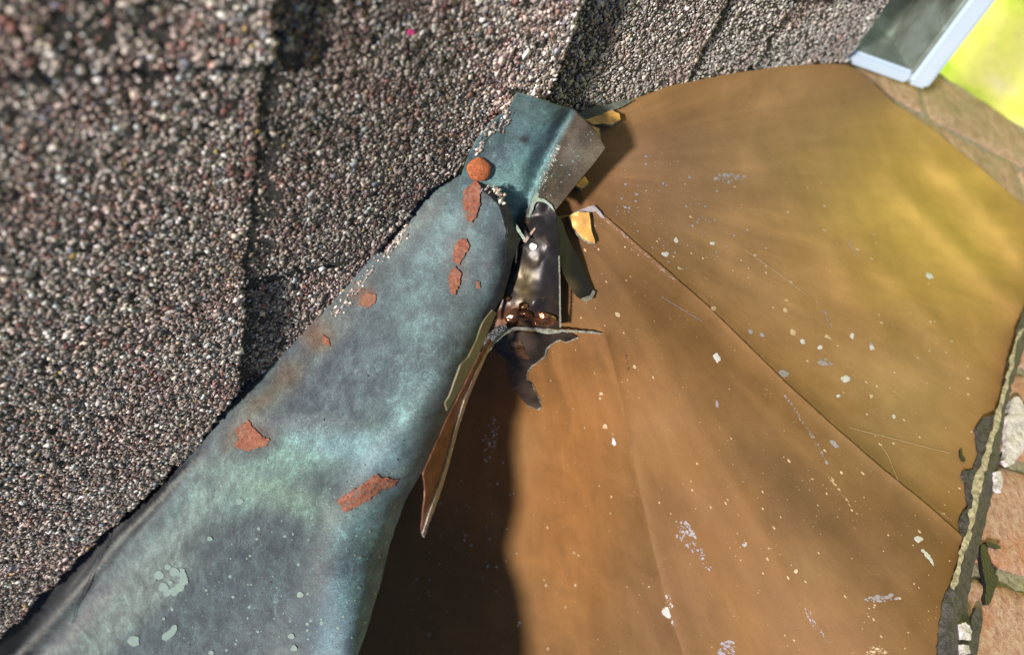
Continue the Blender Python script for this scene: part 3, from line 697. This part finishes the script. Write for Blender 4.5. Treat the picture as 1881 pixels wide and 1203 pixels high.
# large mineral drops (individually visible)
SP = [(1317, 657, 7, 11, -15, 'p'), (1440, 686, 11, 8, 20, 'l'), (1553, 696, 10, 8, 10, 'p'), (1317, 742, 4, 8, -15, 'l'), (1602, 639, 5, 7, -40, 'p'), (1378, 609, 7, 5, 30, 'l'), (1400, 616, 6, 5, 30, 'l'),
      (1311, 566, 6, 5, 0, 'c'), (1457, 610, 6, 8, -40, 'c'), (1474, 628, 5, 7, -50, 'p'), (1522, 620, 4, 9, -60, 'c'), (1507, 638, 6, 5, 0, 'p'), (1515, 665, 14, 7, 5, 'l'), (1443, 570, 6, 4, 20, 'c'), (1445, 552, 5, 3, 0, 'c'),
      (1565, 617, 5, 7, -30, 'p'), (1222, 467, 8, 5, 10, 'p'), (1135, 578, 8, 5, 25, 'c'), (1242, 442, 5, 6, 0, 'p'), (1309, 447, 5, 4, 0, 'p'), (1340, 327, 26, 9, -5, 'l'), (1708, 507, 9, 6, 30, 'p'), (1600, 632, 3, 5, 0, 'l'),
      (1128, 812, 5, 9, -15, 'p'), (1112, 783, 6, 5, 0, 'c'), (1105, 723, 5, 4, 0, 'c'), (1166, 674, 4, 4, 0, 'c'), (1225, 1125, 9, 15, -25, 'p'), (1238, 1142, 6, 7, -30, 'p'), (1463, 1048, 4, 5, 20, 'c'), (1402, 934, 3, 3, 0, 'c'), (1368, 1001, 5, 4, 0, 'l'),
      (1688, 990, 9, 7, 0, 'p'), (1704, 1022, 4, 24, -38, 'p'), (1533, 815, 12, 5, 45, 'l'), (1335, 1195, 16, 22, 10, 'l'), (1610, 1198, 22, 12, 10, 'c'), (1620, 1098, 34, 7, -5, 'l'), (1642, 765, 4, 5, 0, 'p'), (1601, 727, 5, 4, 0, 'c'), (1541, 727, 4, 4, 20, 'p')]
def spot_poly(x, y, rx, ry, an, k):
    an = math.radians(an); return [(x+math.cos(t)*rx*(1+.15*math.sin(2*t+k))*math.cos(an)-math.sin(t)*ry*math.sin(an), y+math.cos(t)*rx*math.sin(an)+math.sin(t)*ry*(1+.12*math.cos(3*t+k))*math.cos(an)) for t in np.linspace(0, 2*math.pi, 15)[:-1]]
for k, (x, y, rx, ry, an, t) in enumerate(SP):
    if rx >= 13:
        scatter_spots('chalk_cluster', int(rx*ry*.22), spot_poly(x, y, rx, ry*.9, an, k), on(q_br, .006 if (y-380)*.75 > (x-1092)*.665 else .001), {'p': mat_pale, 'l': mat_lav, 'c': mat_cream}[t], brown, (.8, 3.4), 2.2, lambda a, b, an=an: math.radians(an), .0015, k+300); continue
    lift = .007 if segdist(np.array([x]), np.array([y]), CR1)[0] < 400 and (y-380)*.75 > (x-1092)*.665 else .0025
    rx *= .8; ry *= .8
    patch('mineral_spot', spot_poly(x, y, rx, ry, an, k), q_br, {'p': mat_pale, 'l': mat_lav, 'c': mat_cream}[t], brown, lift=lift, thick=.0001, rag=2.6, seed=k+70, res=3, freq=.3, disp=lambda X, Y, x=x, y=y, rx=rx, ry=ry: .00025*np.clip(1-((X-x)**2+(Y-y)**2)/(max(rx, ry)**2), 0, 1)*(.4+vnoise(X*.5, Y*.5, 3)))
radial = lambda x, y: math.atan2(y-300, x-960)
below = [(1060, 420), (1100, 400), (1440, 712), (1755, 990), (1700, 1203), (1290, 1203), (1120, 640), (1035, 600), (1032, 440)]
above = [(1100, 330), (1150, 230), (1500, 300), (1750, 560), (1800, 720), (1760, 950), (1440, 680), (1150, 420)]
lowl = [(1000, 640), (1105, 630), (1150, 850), (1230, 1160), (1260, 1203), (985, 1203), (975, 800)]
dn = lambda x, y: .25+1.5*np.clip(fbm(x*.008, y*.008, 77)-.42, 0, 1)*2
scatter_spots('mineral_specks', 300, below, on(q_br, .0058), mat_cream, brown, (.5, 2.3), 2.2, radial, .004, 51, dn)
scatter_spots('mineral_specks', 230, above, on(q_br, .0015), mat_cream, brown, (.5, 2.4), 2.2, radial, .004, 52, dn)
scatter_spots('pale_specks', 130, [(1120, 260), (1350, 300), (1400, 480), (1250, 500), (1130, 400)], on(q_br, .0015), mat_lav, brown, (.6, 2.6), 1.7, radial, .002, 53, dn)
scatter_spots('mineral_specks', 90, lowl, on(q_br, .004), mat_cream, brown, (.5, 2.2), 2, radial, .004, 54)
scatter_spots('mineral_specks', 130, [(700, 1203), (780, 1000), (850, 800), (900, 760), (950, 850), (960, 1203)], on(q_br, .004), mat_pale, brown, (.5, 1.7), 2, radial, .004, 55)
scatter_spots('chalk_cluster', 95, [(1242, 950), (1262, 958), (1280, 985), (1292, 1010), (1308, 1045), (1300, 1048), (1280, 1020), (1258, 1000), (1240, 985)], on(q_br, .0062), mat_lav, brown, (1.0, 3.6), 1.6, radial, .003, 56)
scatter_spots('chalk_streak', 60, [(885, 815), (900, 770), (918, 760), (915, 800), (900, 850), (892, 858)], on(q_br, .004), mat_pale, brown, (.6, 1.8), 2.5, lambda x, y: 1.9, .003, 57)
def scratch(pl, w_, mat, lift, name='scratch'):
    if name == 'scratch':
        a = [(x, y-.45) for x, y in pl]; b = [(x, y+.45) for x, y in pl]
        patch(name, a+b[::-1], q_br, mat, brown, lift=lift, thick=.0001, rag=.5, res=8, seed=int(pl[0][0])); return
    n = len(pl); band = [(x-w_*1.2, y) for x, y in pl]+[(x+w_*1.2, y) for x, y in pl[::-1]]
    L = sum(math.hypot(pl[i+1][0]-pl[i][0], pl[i+1][1]-pl[i][1]) for i in range(n-1))
    an = math.atan2(pl[-1][1]-pl[0][1], pl[-1][0]-pl[0][0])
    scatter_spots(name, int(L*(.35+w_*.09)), band, on(q_br, lift-.002), mat, brown, (.35, 1.0+w_*.22), 3.4, lambda x, y: an, .0015, int(pl[0][0]))
scratch([(1445, 728), (1468, 765), (1492, 800), (1520, 850)], 2.2, mat_lav, .0075, 'chalk_streak')
scratch([(1480, 1112), (1492, 1140), (1508, 1165), (1525, 1180)], 4.5, mat_lav, .0075, 'chalk_streak')
scratch([(1615, 812), (1632, 838), (1650, 882)], 1.2, mat_cream, .004)
scratch([(1560, 785), (1640, 805), (1745, 832)], .9, mat_cream, .004)
scratch([(1370, 460), (1420, 495), (1480, 540)], 1.1, mat_cream, .004)
scratch([(1560, 442), (1566, 456), (1574, 470)], 2.5, mat_lav, .004, 'chalk_streak')
scratch([(1510, 560), (1522, 590), (1530, 605)], 1.5, mat_lav, .004, 'chalk_streak')
scratch([(1520, 870), (1545, 905), (1575, 945)], 2.2, mat_cream, .0075, 'chalk_streak')
scratch([(1722, 935), (1735, 945), (1748, 955)], 3, mat_cream, .004, 'chalk_streak')
scratch([(1100, 390), (1170, 455), (1240, 515)], 3.0, simple('purple_tarnish', (.30, .2, .17), .5), .0075, 'chalk_streak')
scratch([(1215, 545), (1290, 590)], 1.2, mat_lav, .0075)
scratch([(1150, 650), (1156, 690)], 2, mat_strip, .0075, 'tarnish_streak')
scratch([(1225, 1090), (1233, 1120)], 4, mat_pale, .0075, 'chalk_streak')
# bright exposed copper where the lacquer tore
def torn(poly, rimw, seed, lift, qf, label):
    P_ = np.array(poly); c_ = P_.mean(0)
    big_ = [tuple(c_+(p-c_)*(1+rimw/max(8, np.hypot(*(p-c_))))) for p in P_]
    t = empty('torn_copper_flake', world(c_[0], c_[1], float((qf(np.array([c_[0]]), np.array([c_[1]]))+lift)[0])), label, 'metal flake', 'bright torn copper flakes at the broken corner')
    patch('oxidised_rim', big_, qf, mat_crust, t, lift=lift, thick=.0003, rag=1.5, seed=seed, res=5)
    def curl(X, Y): return .0030*np.clip(fbm(X*.05, Y*.05, seed, 2), 0, 1)
    patch('flake', poly, qf, mat_orange, t, lift=lift+.004, thick=.0003, rag=1.2, seed=seed+1, res=4, disp=curl)
patch('torn_edge', [(1040, 397), (1055, 390), (1075, 382), (1092, 377), (1102, 388), (1112, 402), (1104, 400), (1094, 388), (1085, 391), (1070, 396), (1050, 400)], q_br, mat_lav, brown, lift=.012, thick=.0005, rag=1.2, seed=301, res=4)
bk = patch('backing_strip', [(1058, 214), (1075, 200), (1110, 194), (1150, 184), (1165, 184), (1140, 198), (1118, 206), (1095, 212), (1075, 222)], q_br, simple('grey_green_copper', (.13, .145, .125), .6, .1), brown, lift=.016, thick=.0006, rag=1.5, seed=302, res=5)
torn([(1045, 398), (1062, 390), (1082, 392), (1084, 408), (1087, 430), (1092, 446), (1080, 446), (1062, 432), (1050, 416)], 2.5, 61, .018, q_br, 'leaf shaped bright orange copper flake below the curled tab')
torn([(1075, 222), (1105, 212), (1122, 204), (1136, 212), (1138, 222), (1122, 232), (1105, 228), (1090, 230)], 3, 62, .020, q_br, 'hooked orange copper flake between the tab and the shingles')
torn([(1078, 228), (1100, 238), (1104, 262), (1090, 262)], 3, 63, .008, q_br, 'small orange copper flake peeking past the top of the tab')
torn([(1055, 342), (1074, 326), (1080, 338), (1068, 348)], 3, 64, .008, q_br, 'tiny orange copper flake under the lower edge of the tab')

# ------------------------------------------------------------------ dark folded corner
dark = empty('blackened_corner_fold', world(985, 500, 2.5), 'glossy blackened copper fold at the centre with melted solder at its foot', 'metal fold')
DF = [(984, 368), (1000, 366), (1014, 376), (1022, 395), (1027, 430), (1028, 480), (1028, 540), (1029, 600), (1000, 606), (960, 604), (925, 606), (895, 622), (890, 600), (905, 572), (918, 545), (928, 512), (934, 470), (944, 440), (958, 400), (972, 378)]
dq = TPS([(990, 370, 2.60), (1014, 376, 2.60), (1027, 430, 2.60), (1028, 520, 2.57), (1029, 600, 2.52), (960, 604, 2.50), (895, 622, 2.50), (920, 545, 2.54), (945, 470, 2.56), (966, 400, 2.57), (990, 480, 2.60), (980, 560, 2.58), (960, 520, 2.56), (1005, 430, 2.61)])
def q_df(X, Y): return dq(X, Y)+.014*(fbm(X*.02, Y*.02, 91, 3)-.5)
def col_df(X, Y):
    return blobmix((.022, .019, .022), [(960, 520, 18, 46, 10, (.10, .07, .02), .6), (925, 590, 34, 26, -30, (.17, .07, .035), .8), (985, 590, 60, 14, 0, (.09, .05, .025), .7), (1010, 560, 14, 40, 0, (.05, .035, .03), .6)], X, Y, 12, 8)
sheet('fold_face', DF, q_df, 4, .001, mat_dark, dark, col_df, rag=.9, seed=33, disp=lambda X, Y: .0022*(np.abs(fbm(X*.022+Y*.006, Y*.016, 93, 3)-.5)*2)-.0008)
# pale lip on the right of the fold
patch('fold_lip', [(1026, 470), (1028, 470), (1030, 540), (1031, 602), (1028, 602), (1028, 540)], q_df, mat_crust, dark, lift=.012, thick=.0008, rag=.5, res=4)
# tongue-shaped shadow of the curled tab, built as a dark sheet
tongue = [(1022, 392), (1034, 408), (1040, 430), (1052, 455), (1066, 480), (1078, 510), (1092, 534), (1086, 549), (1072, 552), (1058, 543), (1046, 522), (1034, 498), (1027, 480), (1024, 430)]
tq = lambda X, Y: np.interp(X, [1022, 1050, 1095], [2.60, 2.555, 2.50])+.0*Y
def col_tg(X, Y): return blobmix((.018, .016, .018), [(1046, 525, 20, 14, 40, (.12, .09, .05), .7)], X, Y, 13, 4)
sheet('shadow_tongue', smooth_poly(tongue, 1), tq, 4, .0008, mat_dark, dark, col_tg, rag=.4, seed=35)
patch('tongue_rim', [(1068, 548), (1075, 546), (1084, 543), (1090, 533), (1094, 536), (1088, 550), (1076, 554)], tq, mat_crust, dark, lift=.004, thick=.0003, rag=.6, res=4)
patch('paper_fleck', smooth_poly([(972, 450), (977, 446), (982, 448), (987, 450), (986, 457), (980, 461), (973, 457)], 1), q_df, mat_pale, dark, lift=.008, thick=.0003, rag=.8, res=3)
patch('fold_rim', [(958, 442), (962, 440), (972, 430), (982, 418), (984, 420), (976, 432), (966, 446)], q_df, simple('pinkish_edge', (.36, .25, .22), .5), dark, lift=.010, rag=.6, res=3)
patch('fold_rim', [(945, 408), (950, 414), (964, 436), (966, 442), (960, 440), (950, 424)], q_df, mat_verd, dark, lift=.06, rag=.8, res=3)
for k, (x, y, rx, ry) in enumerate([(958, 577, 22, 11), (1005, 586, 18, 12), (938, 585, 12, 9), (962, 562, 9, 6), (932, 548, 8, 5), (985, 590, 9, 6)]):
    poly = spot_poly(x, y, rx, ry, 10*k, k)
    patch('solder_blob', poly, q_df, mat_solder, dark, lift=.003, thick=.001, rag=1.5, seed=k, res=3, disp=lambda X, Y, x=x, y=y, rx=rx, ry=ry: .0030*np.clip(1-((X-x)/rx)**2-((Y-y)/ry)**2, 0, 1)**.5*(.6+.8*fbm(X*.12, Y*.12, 5)))
patch('solder_glint', [(930, 583), (936, 578), (943, 580), (940, 586), (932, 587)], q_df, mat_pale, dark, lift=.022, rag=.5, res=3)
# shaded gap left of the fold, put in as a black strip
tar = [(884, 346), (900, 344), (916, 354), (932, 372), (940, 395), (946, 420), (956, 440), (942, 480), (932, 520), (925, 545), (905, 575), (893, 600), (905, 560), (920, 520), (930, 480), (932, 440), (928, 405), (918, 378), (902, 360)]  # outline of the black strip painted as gap shade
gap_q = TPS([(884, 346, 2.72), (916, 360, 2.69), (935, 385, 2.665), (945, 430, 2.62), (940, 500, 2.60), (905, 575, 2.60), (960, 442, 2.60), (925, 450, 2.66)])
tb = sheet('seam_black', tar, lambda X, Y: gap_q(X, Y)+.004, 4, .0015, mat_tar_and_shade, None, None, rag=1.5, seed=71, step=3)
setprops(tb, 'black strip painted as gap shade, curving from the orange nail down the seam of the green flashing', 'sealant')
tb2 = sheet('seam_black', smooth_poly([(888, 625), (900, 610), (920, 596), (934, 600), (918, 614), (905, 626), (897, 640), (888, 648)], 1), lambda X, Y: np.full(X.shape, 2.585), 4, .0015, mat_tar_and_shade, None, None, rag=1.5, seed=72, step=3)
setprops(tb2, 'small black tar lump at the top end of the beige strip', 'sealant')

# crusted ledge; the ragged shadow below it is built as a dark patch
crust = sheet('crusted_ledge', [(900, 628), (912, 616), (930, 606), (950, 600), (985, 602), (1010, 605), (1035, 606), (1060, 608), (1085, 609), (1106, 612), (1102, 614), (1075, 612), (1050, 611), (1030, 611), (1005, 614), (985, 608), (950, 607), (932, 612), (915, 625), (880, 668), (860, 710), (845, 752), (838, 750), (852, 706), (872, 664)],
              lambda X, Y: np.interp(X, [840, 900, 960, 1110], [2.62, 2.56, 2.52, 2.475]), 4, .0010, mat_crust, None, None, rag=2.2, seed=81, step=3)
setprops(crust, 'thin pale green crusted seam lip running under the blackened fold', 'seam')
rag_p = [(905, 625), (925, 612), (960, 610), (1000, 613), (1030, 611), (1050, 613), (1062, 620), (1048, 626), (1036, 628), (1028, 624), (1012, 632), (1003, 640), (1000, 655), (988, 664), (975, 672), (968, 682), (968, 698), (976, 704), (980, 716), (988, 728), (993, 748), (985, 752), (968, 744), (955, 728), (950, 712), (940, 715), (935, 690), (930, 660), (915, 650)]
shade_patch = empty('ragged_shadow_patch', world(960, 660, 2.48), 'ragged cast shadow built as a dark patch below the crusted seam lip', 'shadow patch')
patch('patch_rim', [(x+1+(1 if x > 960 else 0), y+1.5) for x, y in rag_p], q_br, mat_crust, shade_patch, lift=.009, thick=.0002, rag=2.5, seed=83, res=5)
patch('patch_body', rag_p, q_br, simple('shadowed_copper', (.075, .052, .038), .3, .5, 60, .8, .5, .002), shade_patch, lift=.012, thick=.0003, rag=2.0, seed=83, res=5)
patch('gold_sheen', smooth_poly([(935, 628), (955, 622), (962, 640), (970, 655), (972, 662), (955, 655), (940, 645)], 1), q_br, mat_solder, shade_patch, lift=.016, rag=3, seed=85, res=4)

# beige strip and rusty strip along the seam
edge_q = TPS([(905, 570, 2.74), (880, 640, 2.80), (820, 745, 2.90), (850, 700, 2.86), (780, 880, 2.96), (775, 985, 2.88), (900, 620, 2.66), (850, 760, 2.78), (800, 930, 2.86)])
bs = sheet('beige_strip', [(905, 570), (912, 575), (905, 592), (892, 620), (880, 648), (866, 676), (847, 711), (832, 738), (822, 754), (818, 740), (826, 728), (836, 700), (846, 672), (862, 655), (876, 625), (888, 592)],
           lambda X, Y: edge_q(X, Y)+.02, 5, .0008, mat_beige, None, None, rag=.7, seed=86)
setprops(bs, 'flat beige sealant strip lying along the lower green flashing edge', 'sealant strip')
rs = empty('rusty_seam_strip', world(830, 800, 2.8), 'narrow reddish copper strip with pale edge tapering to a point over dark copper', 'seam strip')
sheet('strip_face', [(900, 622), (905, 632), (880, 680), (858, 730), (838, 790), (822, 850), (808, 900), (796, 940), (780, 985), (774, 975), (778, 940), (782, 900), (778, 870), (800, 820), (822, 770), (850, 715), (878, 660)], edge_q, 5, .0008, mat_strip, rs, None, rag=1.2, seed=87)
patch('bent_edge', [(898, 634), (902, 636), (882, 680), (862, 728), (842, 788), (826, 850), (814, 892), (802, 926), (786, 968), (780, 988), (777, 980), (790, 940), (806, 895), (820, 850), (836, 790), (856, 728), (876, 680)], edge_q, simple('worn_edge', (.30, .25, .22), .4, .5), rs, lift=.012, thick=.0012, rag=.8, seed=88)

# loose granules caught on the flashing
def loose(name, n, pl, sd, qf, seed, label, rs_=(.0006, .0014)):
    rg = np.random.default_rng(seed); pl = np.array(pl, float); i = rg.integers(0, len(pl)-1, n); t = rg.uniform(0, 1, n)
    P = pl[i]+(pl[i+1]-pl[i])*t[:, None]+rg.normal(0, sd, (n, 2))
    q = qf(P[:, 0], P[:, 1]); W = world(P[:, 0], P[:, 1], q)
    R = rg.uniform(rs_[0], rs_[1], n); Nn = np.tile(unit(CAM-W.mean(0)), (n, 1)); W = W+Nn*(R*.35)[:, None]
    o = link(name, granule_mesh(name, W, R, gran_cols(n)*1.1), mat_granule, None, smooth=False)
    setprops(o, label, 'granules', None, 'stuff')
loose('loose_granules', 90, [(748, 412), (738, 432), (722, 452), (708, 466)], 5, q_p1, 1, 'loose shingle granules caught in a heap on the green flashing')
loose('loose_granules', 80, [(705, 468), (680, 498), (660, 530), (630, 562), (610, 580)], 5, q_p1, 2, 'string of loose granules along the left edge of the green flashing')
loose('loose_granules', 60, [(934, 200), (928, 222), (905, 240), (888, 262), (872, 280)], 5, q_p2, 3, 'loose granules at the left edge of the upturned flashing')
loose('loose_granules', 34, [(884, 344), (905, 346), (918, 358), (922, 375)], 3.5, lambda x, y: gap_q(x, y)+.012, 4, 'a few granules on the black gap shade beside the nail')

# fallen hair
hp = [(202, 982), (195, 1005), (182, 1030), (165, 1060), (152, 1090), (139, 1116), (133, 1145)]
hx = np.array([p[0] for p in hp], float); hy = np.array([p[1] for p in hp], float)
tt = np.linspace(0, 6, 30); hx = np.interp(tt, range(7), hx); hy = np.interp(tt, range(7), hy)
hr = link('dark_hair', tube_mesh('dark_hair', world(hx, hy, q_p1(hx, hy)+.01), .00022, 5), mat_tar_and_shade)
setprops(hr, 'single dark hair curved across the lower left flashing crease', 'hair')
pinkp = sheet('pink_petal', [(748, 60), (754, 55), (762, 58), (760, 64), (752, 66)], lambda X, Y: q_roof(X, Y, .0105), 4, .0004, simple('pink', (.7, .05, .25), .6), None)
setprops(pinkp, 'tiny bright pink speck lying on the shingles near the top', 'petal')

# ------------------------------------------------------------------ brick chimney shoulder
wn = -unit(RW@np.array([-1.55, 1.55, 2.97]))
wo = world(1840, 1000, float(q_wall(1840, 1000)))
pa = world(1860, 1000+.30*20, float(q_wall(1860, 1006))); e1 = unit(pa-wo); e1 = unit(e1-wn*np.dot(e1, wn)); e2 = np.cross(wn, e1)
pb = pix(wo+e2*.02); 
if pb[1] < 1000: e2 = -e2
chim = empty('brick_chimney_shoulder', wo, 'weathered red brick chimney masonry with pale mortar beyond the brown copper at the right', 'brick wall')
LINE = [(1540, 20), (1700, 118), (1760, 158), (1815, 186), (1881, 238), (2100, 400)]      # far edge of masonry
def far_y(x): return np.interp(x, [p[0] for p in LINE], [p[1] for p in LINE])
BH, BL, J = .066, .205, .010
corner = np.array([swp_ for swp_ in []]) if False else None
# mortar backing as a thick slab
mort = [(1540, 100), (1560, 70), (1640, 85), (1700, 120), (1760, 160), (1815, 190), (1881, 240), (2050, 370), (2300, 560), (2300, 1500), (1700, 1500), (1712, 1203), (1720, 1100), (1720, 980), (1760, 800), (1800, 600), (1840, 480), (1780, 360), (1640, 240)]
sheet('mortar_bed', mort, lambda X, Y: q_wall(X, Y, -.022), 16, .10, mat_mortar, chim, None, rag=6, seed=91, disp=lambda X, Y: .003*(fbm(X*.04, Y*.04, 92)-.5))
def xmin(y): return np.interp(y, [90, 190, 380, 560, 690, 860, 1000, 1203, 1400], [1500, 1590, 1800, 1835, 1815, 1755, 1745, 1722, 1715])
def brick(s, t, L, Hh, mat, seed, lift=0.0):
    pl = []
    for (a0, b0), (a1, b1) in zip([(0, 0), (1, 0), (1, 1), (0, 1)], [(1, 0), (1, 1), (0, 1), (0, 0)]):
        for k in range(10):
            f = k/10; x, y = pix(wo+e1*(s+L*(a0+(a1-a0)*f))+e2*(t+Hh*(b0+(b1-b0)*f)))
            y2 = max(float(y), float(far_y(x))+3); x2 = max(float(x), float(xmin(y2)))
            if not pl or math.hypot(pl[-1][0]-x2, pl[-1][1]-y2) > 1.5: pl.append((x2, y2))
    A_ = 0
    for (x0, y0), (x1, y1) in zip(pl, pl[1:]+pl[:1]): A_ += x0*y1-x1*y0
    if abs(A_)/2 < 500: return False
    o = sheet('brick', pl, lambda X, Y: q_wall(X, Y, lift), 14, .02, mat, chim, None, rag=2.5, seed=seed, step=8, freq=.06, disp=lambda X, Y: .0022*(fbm(X*.05, Y*.05, seed)-.5)-.0022*np.exp(-segdist(X, Y, pl+[pl[0]])/3))
    return True
cnt = 0
for r_ in range(-9, 6):
    off = (.5 if r_ % 2 else 0)*(BL+J)
    for c_i in range(-4, 6):
        s = c_i*(BL+J)+off-.07; t = -.052+r_*(BH+J)
        cen = wo+e1*(s+BL/2)+e2*(t+BH/2); cx_, cy_ = pix(cen)
        cs = [pix(wo+e1*(s+a_)+e2*(t+b_)) for a_ in (0, BL) for b_ in (0, BH)]
        zz = [((wo+e1*(s+a_)+e2*(t+b_)-CAM)@RW)[2] for a_ in (0, BL) for b_ in (0, BH)]
        if min(zz) < .2 or max(zz) > 1.2 or max(abs(float(v)) for c in cs for v in c) > 3000: continue
        if max(c[0] for c in cs) < 1560 or min(c[0] for c in cs) > 2200 or max(c[1] for c in cs) < 60 or min(c[1] for c in cs) > 1420: continue
        if max(c[0] for c in cs) < xmin(cy_)+10 or max(c[1]-far_y(c[0]) for c in cs) < 12: continue
        if brick(s, t, BL, BH, mat_brick_old if cy_ < 480 else mat_brick, cnt+500, .004): cnt += 1
print('bricks', cnt)
# sealant bead along the copper edge
BEADL = [(1884, 560), (1868, 600), (1866, 625), (1850, 690), (1838, 735), (1830, 762), (1806, 768), (1795, 790), (1797, 830), (1786, 862), (1771, 864), (1774, 905), (1778, 932), (1763, 950), (1764, 975), (1775, 1000), (1770, 1030), (1752, 1062), (1744, 1075), (1730, 1110), (1726, 1150), (1722, 1203), (1712, 1290)]
BEADR = [(1770, 1290), (1776, 1210), (1784, 1150), (1774, 1110), (1782, 1080), (1790, 1040), (1798, 1005), (1812, 950), (1830, 880), (1838, 820), (1846, 760), (1862, 700), (1882, 640), (1990, 520), (1960, 480)]
BEADM = [(1930, 520), (1878, 610), (1862, 660), (1848, 730), (1832, 790), (1812, 860), (1795, 930), (1782, 985), (1772, 1020), (1762, 1060), (1750, 1110), (1745, 1200), (1735, 1290)]
bead = empty('grey_sealant_bead', world(1810, 900, float(q_wall(1810, 900, .1))), 'ragged dark grey sealant bead between the brown copper edge and the brick', 'sealant')
def q_bead(X, Y):
    base = np.maximum(q_wall(X, Y, .02), q_wall(X, Y, .02)); d = segdist(X, Y, BEADM)
    return base+.035*np.exp(-(d/16)**2)+.03
sheet('bead_body', BEADL+BEADR, q_bead, 5, .004, mat_grey, bead, None, rag=3.5, seed=95, step=4, disp=lambda X, Y: .0012*(fbm(X*.08, Y*.08, 96)-.5))
patch('dusty_ridge', [(1884, 600), (1872, 625), (1864, 660), (1851, 715), (1837, 775), (1815, 850), (1799, 915), (1786, 975), (1774, 1010), (1764, 1052), (1752, 1085), (1746, 1080), (1755, 1045), (1766, 1000), (1776, 975), (1784, 925), (1790, 880), (1808, 840), (1826, 775), (1844, 712), (1858, 655), (1870, 612)], q_bead, mat_rim, bead, lift=.004, thick=.0004, rag=5, seed=97, res=5, freq=.07)
# drips over the brick, white smears
for k, (poly, mt, nm, lb) in enumerate([
    ([(1800, 1000), (1812, 998), (1818, 1030), (1826, 1052), (1836, 1058), (1832, 1075), (1826, 1085), (1818, 1112), (1810, 1108), (1812, 1080), (1806, 1050)], mat_tar_and_shade, 'tar_drip', 'branching black tar drip on the brick beside the sealant bead'),
    ([(1812, 994), (1824, 996), (1840, 1003), (1836, 1008), (1822, 1004), (1812, 1002)], mat_tar_and_shade, 'tar_drip', 'short black tar spur pointing right across the brick'),
    ([(1796, 1110), (1806, 1130), (1802, 1160), (1796, 1200), (1780, 1250), (1770, 1210), (1780, 1170), (1786, 1130)], mat_grey, 'tar_drip', 'thick grey tar drip at the bottom right corner of the brickwork')]):
    o = sheet(nm, smooth_poly(poly, 1), lambda X, Y: q_wall(X, Y, .024), 4, .0025, mt, None, None, rag=2, seed=200+k, step=4); setprops(o, lb, 'tar drip')
for k, (poly, lb) in enumerate([
    ([(1856, 735), (1866, 728), (1876, 735), (1881, 745), (1900, 760), (1890, 800), (1875, 830), (1864, 850), (1850, 856), (1842, 848), (1846, 830), (1848, 800), (1846, 770)], 'large white mortar smear on the top brick at the right edge'),
    ([(1826, 868), (1836, 866), (1840, 880), (1834, 905), (1828, 900), (1830, 885)], 'small white mortar smear on the sealant bead'),
    ([(1760, 1148), (1772, 1144), (1782, 1158), (1780, 1176), (1768, 1174)], 'white lump of mortar low on the sealant bead'),
    ([(1766, 1184), (1776, 1186), (1778, 1200), (1768, 1204)], 'small white mortar lump at the bottom edge of the bead')]):
    o = sheet('white_smear', poly, lambda X, Y: q_wall(X, Y, .03)+(.05 if k else 0), 4, .003, mat_white, None, None, rag=4, seed=210+k, step=4, disp=lambda X, Y: .002*fbm(X*.09, Y*.09, 3)); setprops(o, lb, 'mortar smear')
o = sheet('stray_tar_mark', smooth_poly([(1762, 824), (1767, 826), (1768, 838), (1775, 845), (1772, 848), (1764, 842)], 1), on(q_br, .008), 4, .0008, mat_tar_and_shade, None, None, rag=.8, seed=220); setprops(o, 'small hooked black mark on the copper near the ragged edge', 'tar mark')

# ------------------------------------------------------------------ gutter
OX = np.array([1., 0, 0]); AY = A_w
g0 = world(1552, 104, 1.80)
gt = empty('aluminium_gutter', g0, 'pale blue grey aluminium gutter with a closed end above the bright lawn at top right', 'gutter')
# width so that the front corner lands beyond the end cap
GW = .056; GL = .75; T = .0022; LIPW = .017
def box(name, p, u, v, w_, du, dv, dw, mat, parent, bev=.0012):
    V = []; 
    for k in (0, 1):
        for (i, j) in ((0, 0), (1, 0), (1, 1), (0, 1)): V.append(p+u*du*i+v*dv*j+w_*dw*k)
    me = mesh_from(name, V, [(0, 3, 2, 1), (4, 5, 6, 7), (0, 1, 5, 4), (1, 2, 6, 5), (2, 3, 7, 6), (3, 0, 4, 7)])
    import bmesh as _b
    bm = _b.new(); bm.from_mesh(me); _b.ops.recalc_face_normals(bm, faces=bm.faces)
    if bev: _b.ops.bevel(bm, geom=list(bm.edges), offset=bev, segments=2, affect='EDGES')
    bm.to_mesh(me); bm.free()
    return link(name, me, mat, parent, smooth=False)
Z = np.array([0, 0, 1.]); B_ = -AY      # runs away from the chimney
DEP = .065
box('back_wall', g0+B_*.004, OX, B_, Z, .003, GL, -DEP-.002, mat_gut, gt)
box('trough_floor', g0+B_*.001-Z*(DEP+.001)+OX*.001, OX, B_, Z, GW-.003, GL, .003, mat_gut, gt, 0)
box('front_wall', g0+B_*.004+OX*(GW-.003), OX, B_, Z, .003, GL, -DEP+.001, mat_gut, gt)
box('front_lip', g0+OX*(GW+.001)-B_*.004, OX, B_, Z, LIPW, GL+.012, -.012, mat_alu, gt, .003)
box('end_cap', g0+Z*-.004, OX, B_, Z, GW+.001, .0055, -DEP-.02, mat_gut, gt, .001)
box('end_cap_rim', g0-OX*.003-B_*.004, OX, B_, Z, GW+.003, .010, -.006, mat_alu, gt, .002)
